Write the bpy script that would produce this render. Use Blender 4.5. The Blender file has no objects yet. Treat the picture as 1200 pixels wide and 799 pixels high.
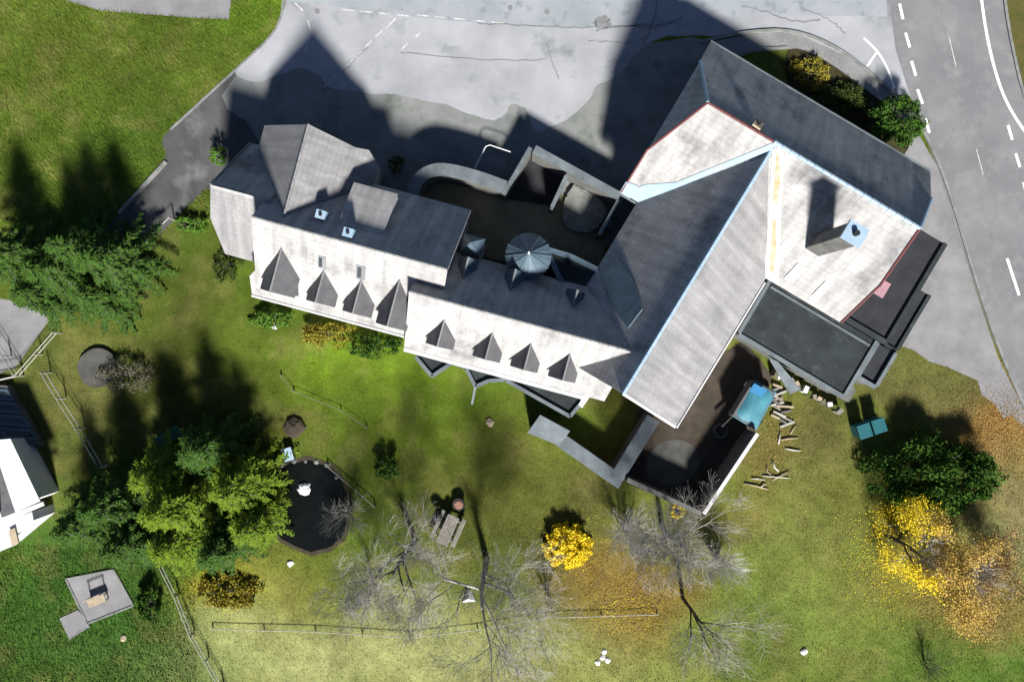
import bpy, math, random
import numpy as np
from mathutils import Vector

# ------------------------------------------------------------------ camera, sky, sun, exposure
scene = bpy.context.scene
C = scene.collection
H = 42.0                                   # drone height above the ground
cam_d = bpy.data.cameras.new('camera'); cam = bpy.data.objects.new('camera', cam_d); C.objects.link(cam)
cam.location = (0, 0, H); cam.rotation_euler = (0, 0, 0)
cam_d.sensor_width = 36; cam_d.lens = 36 * H / 60.0
cam_d.clip_end = 2000
scene.camera = cam
SUN_EL = math.radians(37); SUN_DIR = (0.19, -0.98)     # towards the sun, x right / y away
w = bpy.data.worlds.new('World'); scene.world = w; w.use_nodes = True
nt = w.node_tree; bgn = nt.nodes['Background']
sky = nt.nodes.new('ShaderNodeTexSky'); sky.sky_type = 'NISHITA'; sky.sun_disc = False
sky.altitude = 1500; sky.air_density = .65; sky.dust_density = .6
sky.sun_elevation = SUN_EL; sky.sun_rotation = math.atan2(SUN_DIR[0], SUN_DIR[1])
nt.links.new(sky.outputs[0], bgn.inputs[0]); bgn.inputs[1].default_value = 0.05
sl = bpy.data.lights.new('sun', 'SUN'); sl.energy = 5.0; sl.angle = math.radians(6.0); sl.color = (1, .955, .89)
sun = bpy.data.objects.new('sun', sl); C.objects.link(sun)
d = Vector((SUN_DIR[0], SUN_DIR[1], 0)).normalized() * math.cos(SUN_EL) + Vector((0, 0, math.sin(SUN_EL)))
sun.rotation_euler = d.to_track_quat('Z', 'Y').to_euler(); sun.location = (20, -40, 50)
scene.view_settings.view_transform = 'Standard'; scene.view_settings.look = 'None'
scene.view_settings.exposure = 1.3; scene.view_settings.gamma = 1
EXPO = 1.1 * 2 ** 1.15                     # picture value of a sunlit flat surface / its albedo

rng = random.Random(7); nr = np.random.default_rng(11)

# ------------------------------------------------------------------ helpers
S0 = 60.0 / 1200
def k(z): return S0 * (H - z) / H
def P(x, y, z=0.0): return Vector(((x - 600) * k(z), (399.5 - y) * k(z), z))
def s2l(c):
    c = np.asarray(c, float) / 255.0
    return np.where(c <= .04045, c / 12.92, ((c + .055) / 1.055) ** 2.4)
def alb(r, g, b): return tuple(s2l((r, g, b)) / EXPO)

def mat(name, c1, c2=None, scale=1.0, rough=.8, bump=.0, bscale=20., spec=.3, c3=None, s3=.2, metal=0, lo=.35, hi=.65, attr=None, stretch=None, f3=(.5, .72), transl=0):
    m = bpy.data.materials.new(name); m.use_nodes = True
    n = m.node_tree.nodes; L = m.node_tree.links; b = n['Principled BSDF']
    b.inputs['Roughness'].default_value = rough; b.inputs['Specular IOR Level'].default_value = spec
    b.inputs['Metallic'].default_value = metal
    geo = n.new('ShaderNodeNewGeometry'); vec = geo.outputs['Position']
    if stretch:
        mp = n.new('ShaderNodeMapping'); mp.inputs['Rotation'].default_value = (0, 0, stretch[0]); mp.inputs['Scale'].default_value = stretch[1]
        L.new(vec, mp.inputs[0]); vec = mp.outputs[0]
    def noise(sc, det=6, rg=.6):
        t = n.new('ShaderNodeTexNoise'); t.inputs['Scale'].default_value = sc; t.inputs['Detail'].default_value = det; t.inputs['Roughness'].default_value = rg
        L.new(vec, t.inputs['Vector']); return t.outputs[0]
    def ramp(src, lo, hi):
        r = n.new('ShaderNodeMapRange'); r.inputs[1].default_value = lo; r.inputs[2].default_value = hi; L.new(src, r.inputs[0]); return r.outputs[0]
    def mix(f, a, bb, mode='MIX'):
        x = n.new('ShaderNodeMix'); x.data_type = 'RGBA'; x.blend_type = mode
        if isinstance(f, float): x.inputs[0].default_value = f
        else: L.new(f, x.inputs[0])
        for s, i in ((a, 6), (bb, 7)):
            if isinstance(s, tuple): x.inputs[i].default_value = (*s[:3], 1)
            else: L.new(s, x.inputs[i])
        return x.outputs[2]
    if attr:
        a = n.new('ShaderNodeAttribute'); a.attribute_name = attr; col = a.outputs['Color']
        v = ramp(noise(scale, 8, .7), .25, .75)
        g = n.new('ShaderNodeMapRange'); g.inputs[3].default_value = c1[0]; g.inputs[4].default_value = c1[1]; L.new(v, g.inputs[0])
        cmb = n.new('ShaderNodeCombineColor')
        for i in range(3): L.new(g.outputs[0], cmb.inputs[i])
        col = mix(1.0, col, cmb.outputs[0], 'MULTIPLY')
    elif c2:
        col = mix(ramp(noise(scale), lo, hi), tuple(c1), tuple(c2))
        if c3: col = mix(ramp(noise(s3, 5, .65), *f3), col, tuple(c3))
    else:
        col = None; b.inputs['Base Color'].default_value = (*c1, 1)
    if col is not None: L.new(col, b.inputs['Base Color'])
    if bump:
        bp = n.new('ShaderNodeBump'); bp.inputs['Strength'].default_value = bump; bp.inputs['Distance'].default_value = .05
        L.new(noise(bscale, 8, .7), bp.inputs['Height']); L.new(bp.outputs[0], b.inputs['Normal'])
    if transl:
        b.inputs['Subsurface Weight'].default_value = 0
    return m

ORG = {}
def finish(o, parent, label, cat, group, kind):
    if parent is not None: o.parent = parent
    if label: o['label'] = label
    if cat: o['category'] = cat
    if group: o['group'] = group
    if kind: o['kind'] = kind
    return o
def thing(name, loc, label, cat, group=None):
    o = bpy.data.objects.new(name, None); C.objects.link(o); o.location = loc; o.empty_display_size = .3
    ORG[o] = Vector(loc)
    return finish(o, None, label, cat, group, None)

class MB:
    def __init__(s): s.v = []; s.f = []
    def add(s, vs, fs):
        n = len(s.v); s.v += [tuple(v) for v in vs]; s.f += [tuple(i + n for i in f) for f in fs]; return s
    def slab(s, pts, th, up=True):
        pts = [Vector(p) for p in pts]; n = Vector((0, 0, 0)); m = len(pts)
        for i in range(m):
            a, b = pts[i], pts[(i + 1) % m]
            n += Vector(((a.y - b.y) * (a.z + b.z), (a.z - b.z) * (a.x + b.x), (a.x - b.x) * (a.y + b.y)))
        n.normalize()
        if n.z < 0: n = -n; pts = pts[::-1]
        vs = pts + [p - n * th for p in pts]
        fs = [tuple(range(m)), tuple(range(2 * m - 1, m - 1, -1))]
        fs += [(i, i + m, (i + 1) % m + m, (i + 1) % m) for i in range(m)]
        return s.add(vs, fs)
    def prism(s, poly, z0, z1):
        m = len(poly); vs = [(p[0], p[1], z1) for p in poly] + [(p[0], p[1], z0) for p in poly]
        area = sum(poly[i][0] * poly[(i + 1) % m][1] - poly[(i + 1) % m][0] * poly[i][1] for i in range(m))
        if area < 0: vs = [(p[0], p[1], z1) for p in poly[::-1]] + [(p[0], p[1], z0) for p in poly[::-1]]
        return s.add(vs, [tuple(range(m)), tuple(range(2 * m - 1, m - 1, -1))] + [(i, i + m, (i + 1) % m + m, (i + 1) % m) for i in range(m)])
    def beam(s, p, q, w, h):            # box from p to q; top at their z, width w, depth h
        p, q = Vector(p), Vector(q); d = (q - p); sd = Vector((-d.y, d.x, 0))
        if sd.length < 1e-6: sd = Vector((1, 0, 0))
        sd = sd.normalized() * w / 2; dn = Vector((0, 0, -h))
        vs = [p - sd, p + sd, q + sd, q - sd]; vs += [v + dn for v in vs]
        return s.add(vs, [(0, 3, 2, 1), (4, 5, 6, 7), (0, 1, 5, 4), (1, 2, 6, 5), (2, 3, 7, 6), (3, 0, 4, 7)])
    def box(s, c, sx, sy, sz, rz=0):
        c = Vector(c); u = Vector((math.cos(rz), math.sin(rz), 0)); 
        return s.beam(c - u * sx / 2 + Vector((0, 0, sz)), c + u * sx / 2 + Vector((0, 0, sz)), sy, sz)
    def tube(s, pts, rs, n=6):
        vs = []; fs = []; m = len(pts); pts = [Vector(p) for p in pts]
        for i in range(m):
            t = (pts[min(i + 1, m - 1)] - pts[max(i - 1, 0)]).normalized()
            a = t.cross(Vector((.31, .17, .93)));  a = a.normalized() if a.length > 1e-4 else Vector((1, 0, 0)); b = t.cross(a)
            for j in range(n):
                q = 2 * math.pi * j / n; vs.append(pts[i] + (a * math.cos(q) + b * math.sin(q)) * rs[i])
        for i in range(m - 1):
            for j in range(n):
                fs.append((i * n + j, i * n + (j + 1) % n, (i + 1) * n + (j + 1) % n, (i + 1) * n + j))
        fs.append(tuple(range(n - 1, -1, -1))); fs.append(tuple((m - 1) * n + j for j in range(n)))
        return s.add(vs, fs)
    def build(s, name, m, parent=None, label=None, cat=None, group=None, kind=None, smooth=False, bevel=0):
        me = bpy.data.meshes.new(name)
        if parent is not None: org = ORG[parent]
        elif kind: org = Vector((0, 0, 0))
        else:
            a = np.array(s.v); org = Vector((a[:, 0].mean(), a[:, 1].mean(), a[:, 2].min()))
        me.from_pydata([(v[0] - org.x, v[1] - org.y, v[2] - org.z) for v in s.v], [], s.f); me.update()
        o = bpy.data.objects.new(name, me); C.objects.link(o); ORG[o] = org
        if parent is None: o.location = org
        me.materials.append(m)
        if smooth: me.polygons.foreach_set('use_smooth', [True] * len(me.polygons))
        if bevel:
            bm = o.modifiers.new('bevel', 'BEVEL'); bm.width = bevel; bm.segments = 2; bm.limit_method = 'ANGLE'
        return finish(o, parent, label, cat, group, kind)

def np_mesh(name, V, F, m, parent=None, kind=None, label=None, cat=None, group=None, col=None):
    """V (n,3), F (m,3|4) numpy; col per vertex"""
    org = ORG[parent] if parent is not None else Vector((0, 0, 0))
    V = V - np.array(org); me = bpy.data.meshes.new(name); kk = F.shape[1]
    me.vertices.add(len(V)); me.vertices.foreach_set('co', V.astype(np.float32).ravel())
    me.loops.add(F.size); me.loops.foreach_set('vertex_index', F.astype(np.int32).ravel())
    me.polygons.add(len(F)); me.polygons.foreach_set('loop_start', np.arange(0, F.size, kk, dtype=np.int32))
    me.polygons.foreach_set('loop_total', np.full(len(F), kk, np.int32))
    if col is not None:
        a = me.color_attributes.new('Col', 'FLOAT_COLOR', 'POINT')
        a.data.foreach_set('color', np.concatenate([col, np.ones((len(col), 1))], 1).astype(np.float32).ravel())
    me.update(calc_edges=True); me.validate()
    o = bpy.data.objects.new(name, me); C.objects.link(o); ORG[o] = org; me.materials.append(m)
    return finish(o, parent, label, cat, group, kind)

# ------------------------------------------------------------------ materials
M = {}
M['ground'] = mat('ground', (.72, 1.28), attr='Col', scale=1.6, rough=.95, bump=.5, bscale=9, spec=.05)
M['blade'] = mat('grass_blade', (.75, 1.25), attr='Col', scale=.9, rough=.85, spec=.05)
M['asphalt'] = mat('asphalt_road', (.16, .16, .168), (.125, .125, .133), .35, .85, .3, 60, .25, c3=(.185, .185, .192), s3=.8)
M['court'] = mat('forecourt_asphalt', (.285, .295, .315), (.2, .21, .225), .25, .8, .3, 40, .3, c3=(.10, .115, .115), s3=.33, f3=(.55, .74))
M['upper'] = mat('upper_road_asphalt', (.19, .215, .235), (.25, .265, .285), .4, .85, .3, 60, .3, c3=(.14, .165, .185), s3=1.1, f3=(.55, .7))
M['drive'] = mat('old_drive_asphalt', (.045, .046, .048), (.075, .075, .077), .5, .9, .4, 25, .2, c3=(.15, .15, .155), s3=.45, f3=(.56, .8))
M['apron'] = mat('shade_dark_asphalt', (.13, .14, .136), (.18, .188, .185), .45, .9, .4, 25, .2, c3=(.09, .102, .094), s3=.6, f3=(.5, .7))  # darker than the forecourt, building shadow put into the asphalt colour
M['pave'] = mat('pavement', (.2, .2, .205), (.14, .14, .145), .6, .9, .3, 30, .2)
M['kerb'] = mat('kerb_stone', (.2, .205, .2), (.12, .13, .12), 2, .9, .3, 20, .2)
M['faded'] = mat('faded_paint', (.5, .5, .5), (.26, .265, .28), 5, .8)
M['tar'] = mat('tar_seam', (.11, .115, .12), (.18, .185, .19), 3, .8)
M['paint'] = mat('road_paint', (.8, .8, .8), (.6, .6, .6), 6, .7)
M['slate'] = mat('roof_slate', (.37, .365, .36), (.28, .277, .276), .9, .75, .25, 16, .12, c3=(.13, .13, .135), s3=.35, f3=(.52, .72))
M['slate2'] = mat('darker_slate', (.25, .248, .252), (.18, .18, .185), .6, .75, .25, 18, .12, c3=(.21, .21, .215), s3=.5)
def add_courses(m, angs, strength=.08):
    # faint slate courses and rain streaks: brick texture laid on the slope (height along z)
    n = m.node_tree.nodes; L = m.node_tree.links; b = n['Principled BSDF']; src = b.inputs['Base Color'].links[0].from_socket
    g = n.new('ShaderNodeNewGeometry'); sx = n.new('ShaderNodeSeparateXYZ'); L.new(g.outputs['Position'], sx.inputs[0])
    cx = n.new('ShaderNodeVectorMath'); cx.operation = 'CROSS_PRODUCT'; cx.inputs[1].default_value = (0, 0, 1); L.new(g.outputs['True Normal'], cx.inputs[0])
    nm = n.new('ShaderNodeVectorMath'); nm.operation = 'NORMALIZE'; L.new(cx.outputs[0], nm.inputs[0])
    dt = n.new('ShaderNodeVectorMath'); dt.operation = 'DOT_PRODUCT'; L.new(nm.outputs[0], dt.inputs[0]); L.new(g.outputs['Position'], dt.inputs[1])
    cb = n.new('ShaderNodeCombineXYZ'); L.new(dt.outputs['Value'], cb.inputs[0]); L.new(sx.outputs[2], cb.inputs[1])
    br = n.new('ShaderNodeTexBrick'); br.inputs['Scale'].default_value = 1; br.inputs['Brick Width'].default_value = .34; br.inputs['Row Height'].default_value = .21; br.inputs['Mortar Size'].default_value = .022; br.inputs['Mortar Smooth'].default_value = .6
    br.inputs['Color1'].default_value = (1, 1, 1, 1); br.inputs['Color2'].default_value = (.82, .82, .83, 1); br.inputs['Mortar'].default_value = (.55, .55, .56, 1); L.new(cb.outputs[0], br.inputs[0])
    st = n.new('ShaderNodeTexNoise'); st.inputs['Scale'].default_value = 1; st.inputs['Detail'].default_value = 5
    mp = n.new('ShaderNodeMapping'); mp.inputs['Scale'].default_value = (2.6, .35, 1); L.new(cb.outputs[0], mp.inputs[0]); L.new(mp.outputs[0], st.inputs[0])
    mr = n.new('ShaderNodeMapRange'); mr.inputs[1].default_value = .35; mr.inputs[2].default_value = .7; mr.inputs[3].default_value = .72; mr.inputs[4].default_value = 1.12; L.new(st.outputs[0], mr.inputs[0])
    cc = n.new('ShaderNodeCombineColor')
    for i in range(3): L.new(mr.outputs[0], cc.inputs[i])
    m1 = n.new('ShaderNodeMix'); m1.data_type = 'RGBA'; m1.blend_type = 'MULTIPLY'; m1.inputs[0].default_value = strength * 5; L.new(src, m1.inputs[6]); L.new(br.outputs[0], m1.inputs[7])
    m2 = n.new('ShaderNodeMix'); m2.data_type = 'RGBA'; m2.blend_type = 'MULTIPLY'; m2.inputs[0].default_value = .8; L.new(m1.outputs[2], m2.inputs[6]); L.new(cc.outputs[0], m2.inputs[7])
    L.new(m2.outputs[2], b.inputs['Base Color'])
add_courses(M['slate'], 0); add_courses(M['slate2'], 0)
M['zinc'] = mat('dormer_slate', (.095, .095, .1), (.07, .07, .078), 2, .7, .2, 20, .3)
M['lead'] = mat('lead_sheet', (.075, .115, .15), (.05, .08, .105), 1.5, .5, .15, 10, .5)  # base colour lowered to carry the shadow lying on the turret
M['flash'] = mat('pale_blue_flashing', (.25, .34, .43), (.2, .29, .38), .9, .6, .1, 6, .4)
M['flashw'] = mat('white_flashing', (.5, .5, .52), (.4, .4, .42), 1.2, .6)
M['rust'] = mat('rust_stain', (.42, .2, .1), (.4, .3, .24), 2.5, .8)
M['bitumen'] = mat('bitumen_roof', (.010, .013, .015), (.02, .027, .03), .9, .8, .3, 14, .3, c3=(.05, .064, .066), s3=.8, f3=(.55, .78))
M['bitumen2'] = mat('black_roof', (.012, .013, .016), (.022, .024, .028), .8, .8, .3, 10, .3)
M['plaster'] = mat('cream_plaster', (.42, .4, .36), (.34, .32, .29), .8, .9, .15, 12, .2)
M['stone'] = mat('grey_stone', (.12, .12, .115), (.07, .072, .068), 1.1, .9, .4, 9, .2)
M['coping'] = mat('lead_coping', (.12, .145, .16), (.075, .09, .10), 1.3, .75, .2, 9, .3)
M['glass'] = mat('window_glass', (.03, .035, .04), rough=.08, spec=.7)
M['white'] = mat('white_paint', (.62, .62, .62), (.52, .52, .53), 3, .5)
M['red'] = mat('dark_red_board', (.12, .03, .03), (.08, .03, .03), 3, .6)
M['wood'] = mat('weathered_wood', (.2, .19, .17), (.13, .12, .105), 4, .9, .2, 30)
M['pale_wood'] = mat('pale_timber', (.34, .28, .2), (.25, .2, .14), 3, .8)
M['wire'] = mat('pale_fence', (.33, .33, .31), (.24, .24, .22), 3, .8)
M['bark'] = mat('dark_bark', (.05, .048, .043), (.085, .08, .072), 4, .95, .4, 20)
M['twig'] = mat('grey_twig', (.33, .315, .285), (.2, .19, .17), 1.5, .9)
M['twig2'] = mat('pale_twig', (.5, .49, .46), (.36, .35, .33), 1.5, .9)
M['gravel'] = mat('yard_gravel', (.045, .037, .029), (.065, .054, .042), 1.1, .95, .6, 30, .1, c3=(.03, .026, .021), s3=.5)
M['gravel2'] = mat('pale_gravel', (.08, .08, .074), (.05, .05, .046), 1.3, .95, .6, 30, .1)
M['water'] = mat('pond_water', (.003, .004, .004), (.005, .006, .005), 1.5, .15, .03, 8, .25)
M['tealm'] = mat('teal_cover', (.04, .165, .21), (.03, .13, .175), 1.5, .6, .15, 4)
M['bin'] = mat('teal_plastic', (.012, .09, .105), (.01, .075, .09), 3, .5)
M['bluep'] = mat('blue_panel', (.035, .17, .34), (.03, .15, .3), 2, .5)
M['black'] = mat('black_paint', (.015, .015, .015), rough=.6)
M['skin'] = mat('pink_panel', (.3, .17, .2), (.26, .15, .18), 2, .8)
M['dark_soil'] = mat('dark_soil', (.028, .022, .016), (.045, .034, .022), 2, .95, .5, 12)
def leafm(n, a, b): M[n] = mat(n, a, b, 3.0, .8, spec=.04, lo=.3, hi=.7)
leafm('conifer', (.022, .052, .011), (.05, .10, .016)); leafm('conifer2', (.055, .105, .010), (.12, .17, .015))
leafm('evergreen', (.022, .062, .011), (.06, .125, .018)); leafm('hedge', (.03, .06, .014), (.07, .09, .022))
leafm('yellow', (.72, .58, .035), (.66, .48, .02)); leafm('amber', (.5, .36, .09), (.4, .27, .07)); leafm('olive', (.17, .16, .02), (.24, .2, .03))
leafm('greygreen', (.09, .09, .06), (.13, .125, .085)); leafm('litter', (.26, .17, .075), (.33, .23, .08))
M['bright'] = mat('bright_shrub', (.05, .13, .01), (.09, .19, .015), 3, .75)

# ------------------------------------------------------------------ ground colours (what grows or lies there)
BASE = (92, 104, 42)
BL = [ # px, py, rx, ry, colour, weight
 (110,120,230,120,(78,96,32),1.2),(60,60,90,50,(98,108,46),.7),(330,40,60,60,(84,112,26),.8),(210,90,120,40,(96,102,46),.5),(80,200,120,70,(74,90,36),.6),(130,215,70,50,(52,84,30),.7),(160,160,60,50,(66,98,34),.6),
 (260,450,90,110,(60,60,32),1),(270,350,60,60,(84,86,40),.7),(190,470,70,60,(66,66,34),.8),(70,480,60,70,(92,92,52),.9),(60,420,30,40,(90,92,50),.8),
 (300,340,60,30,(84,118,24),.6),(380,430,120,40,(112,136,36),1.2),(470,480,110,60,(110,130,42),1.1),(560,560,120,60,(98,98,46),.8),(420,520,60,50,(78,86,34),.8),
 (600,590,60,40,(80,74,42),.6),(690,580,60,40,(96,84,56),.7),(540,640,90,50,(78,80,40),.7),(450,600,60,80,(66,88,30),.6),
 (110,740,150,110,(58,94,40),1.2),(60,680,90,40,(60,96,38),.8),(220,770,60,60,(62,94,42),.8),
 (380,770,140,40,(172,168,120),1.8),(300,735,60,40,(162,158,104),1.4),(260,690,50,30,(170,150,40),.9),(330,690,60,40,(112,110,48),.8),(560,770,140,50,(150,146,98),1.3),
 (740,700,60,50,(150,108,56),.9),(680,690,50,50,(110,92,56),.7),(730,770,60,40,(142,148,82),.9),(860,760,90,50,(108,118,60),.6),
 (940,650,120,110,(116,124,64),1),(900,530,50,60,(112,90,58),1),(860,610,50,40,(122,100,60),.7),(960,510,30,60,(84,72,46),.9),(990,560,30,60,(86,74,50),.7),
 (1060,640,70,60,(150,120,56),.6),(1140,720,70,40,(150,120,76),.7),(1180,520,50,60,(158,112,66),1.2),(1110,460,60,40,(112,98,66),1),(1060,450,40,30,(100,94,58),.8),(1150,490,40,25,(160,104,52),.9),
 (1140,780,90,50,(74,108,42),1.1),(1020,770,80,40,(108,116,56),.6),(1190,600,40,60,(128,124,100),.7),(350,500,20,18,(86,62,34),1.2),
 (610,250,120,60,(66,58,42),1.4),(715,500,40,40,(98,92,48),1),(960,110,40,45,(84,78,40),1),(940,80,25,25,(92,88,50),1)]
def ground_col(X, Y):
    px = X / S0 + 600; py = 399.5 - Y / S0
    col = np.ones((len(X), 3)) * s2l(BASE); wt = np.ones((len(X), 1))
    wob = 22 * np.sin(px * .031 + py * .017) + 14 * np.sin(py * .053 - px * .024 + 1)
    for x, y, rx, ry, c, wgt in BL:
        g = np.exp(-(((px + wob - x) / rx) ** 2 + ((py + wob * .6 - y) / ry) ** 2))[:, None] * wgt * 3
        col += g * s2l(c); wt += g
    col = col / wt
    def vn(sc, sd):
        r_ = np.random.default_rng(sd); g = r_.random((64, 64)); u = (px * sc) % 63; v = (py * sc) % 63; u = np.abs(u); v = np.abs(v); i = u.astype(int); j = v.astype(int); fu = u - i; fv = v - j
        fu = fu * fu * (3 - 2 * fu); fv = fv * fv * (3 - 2 * fv)
        return (g[i, j] * (1 - fu) + g[(i + 1) % 64, j] * fu) * (1 - fv) + (g[i, (j + 1) % 64] * (1 - fu) + g[(i + 1) % 64, (j + 1) % 64] * fu) * fv
    q = (.5 * vn(.022, 1) + .3 * vn(.06, 2) + .2 * vn(.15, 3))[:, None]; q2 = (.6 * vn(.035, 4) + .4 * vn(.11, 5))[:, None]
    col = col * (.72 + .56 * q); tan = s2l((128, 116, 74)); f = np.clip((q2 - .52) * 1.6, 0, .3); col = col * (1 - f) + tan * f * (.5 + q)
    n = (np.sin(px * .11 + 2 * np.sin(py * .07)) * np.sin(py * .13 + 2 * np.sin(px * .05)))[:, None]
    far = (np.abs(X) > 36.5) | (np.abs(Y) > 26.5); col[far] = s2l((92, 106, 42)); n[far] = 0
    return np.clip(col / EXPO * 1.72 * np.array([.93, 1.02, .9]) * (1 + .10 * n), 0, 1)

xs = np.concatenate([np.array([-600, -300, -150, -80, -50]), np.arange(-36, 36.01, .24), np.array([50, 80, 150, 300, 600])])
ys = np.concatenate([np.array([-600, -300, -150, -80, -40]), np.arange(-26, 26.01, .24), np.array([40, 80, 150, 300, 600])])
XX, YY = np.meshgrid(xs, ys); X = XX.ravel(); Y = YY.ravel()
nx, ny = len(xs), len(ys); I = np.arange(nx * ny).reshape(ny, nx)
F = np.stack([I[:-1, :-1].ravel(), I[:-1, 1:].ravel(), I[1:, 1:].ravel(), I[1:, :-1].ravel()], 1)
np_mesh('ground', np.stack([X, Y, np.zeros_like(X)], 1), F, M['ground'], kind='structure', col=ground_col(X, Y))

def sheet(name, pts, z, m, kind='structure', parent=None):
    return MB().slab([P(x, y).xy.to_3d() + Vector((0, 0, z)) for x, y in pts], .003).build(name, m, parent, kind=None if parent else kind)
def smooth_px(pts, it=2, closed=True):
    for _ in range(it):
        q = []; n = len(pts)
        for i in range(n if closed else n - 1):
            a, b = pts[i], pts[(i + 1) % n]
            q += [(a[0] * .75 + b[0] * .25, a[1] * .75 + b[1] * .25), (a[0] * .25 + b[0] * .75, a[1] * .25 + b[1] * .75)]
        pts = q if closed else [pts[0]] + q + [pts[-1]]
    return pts
def inside(px, py, poly):
    r = np.zeros(len(px), bool); n = len(poly)
    for i in range(n):
        x1, y1 = poly[i]; x2, y2 = poly[(i + 1) % n]
        if y1 == y2: continue
        c = ((y1 > py) != (y2 > py)) & (px < (x2 - x1) * (py - y1) / (y2 - y1) + x1); r ^= c
    return r

FORE = [(338,-220),(332,12),(322,38),(292,66),(270,86),(296,98),(318,92),(345,80),(372,84),(384,104),(420,108),(470,112),(520,122),(552,134),(578,142),(590,138),(600,118),(618,128),(626,158),(640,150),(668,140),(690,120),(700,98),(722,92),(738,72),(760,48),(800,40),(840,44),(880,40),(930,42),(990,70),(1060,130),(1120,60),(1060,-220)]  # lower edge drawn along the outline of the building shadow
DRIVE = [(300,62),(262,92),(203,148),(188,163),(197,186),(140,250),(60,335),(-90,410),(-90,480),(0,438),(24,428),(50,375),(110,330),(180,282),(206,256),(250,212),(330,240),(470,230),(600,262),(720,285),(800,300),(880,120),(850,38),(700,60),(600,100),(420,90),(340,62)]
MAIN = [(960,-900),(1000,-220),(1030,-80),(1050,60),(1075,140),(1100,200),(1130,300),(1165,400),(1200,480),(1260,600),(1900,1700),(2050,1700),(1480,560),(1270,200),(1204,122),(1187,50),(1176,-80),(1150,-220),(1110,-900)]
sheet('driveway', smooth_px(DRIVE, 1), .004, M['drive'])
sheet('apron', smooth_px([(300,62),(275,90),(255,120),(300,150),(330,240),(470,235),(600,266),(720,290),(800,300),(880,120),(850,38),(700,60),(600,100),(420,90),(340,62)], 1), .006, M['apron'])  # dark sheet painting in house shade where the cast shadow falls short
def ragged(pts, amp=3.0):
    out = []
    for i, (x, y) in enumerate(pts):
        q = .5 * math.sin(i * 1.9) + .5 * math.sin(i * .83 + 2)
        hold = y < 38 or x > 830 or x < 300
        out.append((x, y) if hold else (x + amp * q + rng.uniform(-.9, .9), y + amp * math.sin(i * 1.3) * .8 + rng.uniform(-.9, .9)))
    return out
fc = sheet('forecourt', ragged(smooth_px(FORE, 2), .8), .008, M['court'])
UPPER = [(338,-220),(333,2),(380,6),(460,18),(560,27),(690,33),(830,22),(900,18),(1040,20),(1020,-220)]
up = sheet('upper_road', UPPER, .012, M['upper'])
road = sheet('main_road', MAIN, .016, M['asphalt'])
TOPL = [(-20,-220),(68,-2),(118,13),(236,22),(268,23),(300,-220)]
sheet('side_path', TOPL, .004, M['pave'])
PAVE = [(1072,150),(1104,205),(1140,330),(1170,420),(1212,505),(1196,498),(1186,486),(1176,490),(1166,474),(1150,462),(1146,446),(1128,438),(1110,430),(1090,424),(1070,410),(1040,400),(1040,250)]
sheet('pavement', PAVE, .006, M['pave'])
sheet('kerb_apron', [(832,50),(880,40),(930,38),(990,66),(1058,118),(1075,150),(1062,190),(1040,150),(1000,110),(960,78),(925,58),(880,62),(860,70)], .0225, M['pave'])
PATH = [(-90,350),(0,350),(48,357),(60,372),(20,428),(-90,480)]
sheet('paved_terrace', PATH, .012, M['pave'])
VERGE = [(1180,-80),(1178,0),(1187,50),(1204,120),(1260,200),(1260,-80)]
sheet('grass_verge', VERGE, .024, mat('verge', alb(96,100,40), alb(120,110,56), 1.5, .95))
BED = smooth_px([(918,62),(935,55),(975,75),(1040,125),(1070,150),(1060,190),(1010,190),(960,150),(925,115)], 2)
sheet('planting_bed', BED, .03, mat('bed_soil', alb(80,74,38), alb(56,52,30), 1.6, .95, .5, 10))
YARD = [(745,480),(872,398),(905,440),(885,508),(822,602),(733,566)]
sheet('gravel_yard', YARD, .008, M['gravel'])
sheet('gravel_patch', smooth_px([(765,520),(800,512),(825,535),(812,560),(790,572),(752,558)], 2), .012, M['gravel2'])
sheet('court_ground', [(480,205),(590,215),(720,240),(700,330),(560,300),(480,260)], .014, mat('mossy_court', (.21, .19, .12), (.14, .135, .085), .9, .95, .5, 10))
HARD = [FORE, DRIVE, MAIN, TOPL, PAVE, PATH, YARD, UPPER]

# kerbs as stones in a row
def kerb_line(name, pts, it, n, w=.16, h=.1, z=.0):
    pts = smooth_px(pts, it, False); pw = [P(*p) for p in pts]; mb = MB(); ln = 0
    for a, b in zip(pw[:-1], pw[1:]):
        if (b - a).length < 1e-3: continue
        mb.beam(a + Vector((0, 0, h + z)), b + Vector((0, 0, h + z)), w, h + .02)
    return mb.build(name, M['kerb'], kind='structure')
kerb_line('kerb', [(820,50),(870,38),(930,35),(985,58),(1030,95),(1060,122)], 2, 0)
kerb_line('kerb', [(1060,122),(1080,150),(1106,205),(1140,320),(1170,410),(1210,500)], 2, 0)
kerb_line('kerb', [(1172,-60),(1176,0),(1184,50),(1200,120),(1240,190)], 2, 0)
kerb_line('kerb', [(340,-30),(332,14),(320,42),(283,76),(200,152)], 1, 0, .12, .05)
kerb_line('kerb', [(860,66),(885,58),(922,56)], 1, 0, .1, .06, .02)
kerb_line('kerb', [(195,190),(140,250)], 0, 0, .2, .12)

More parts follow.
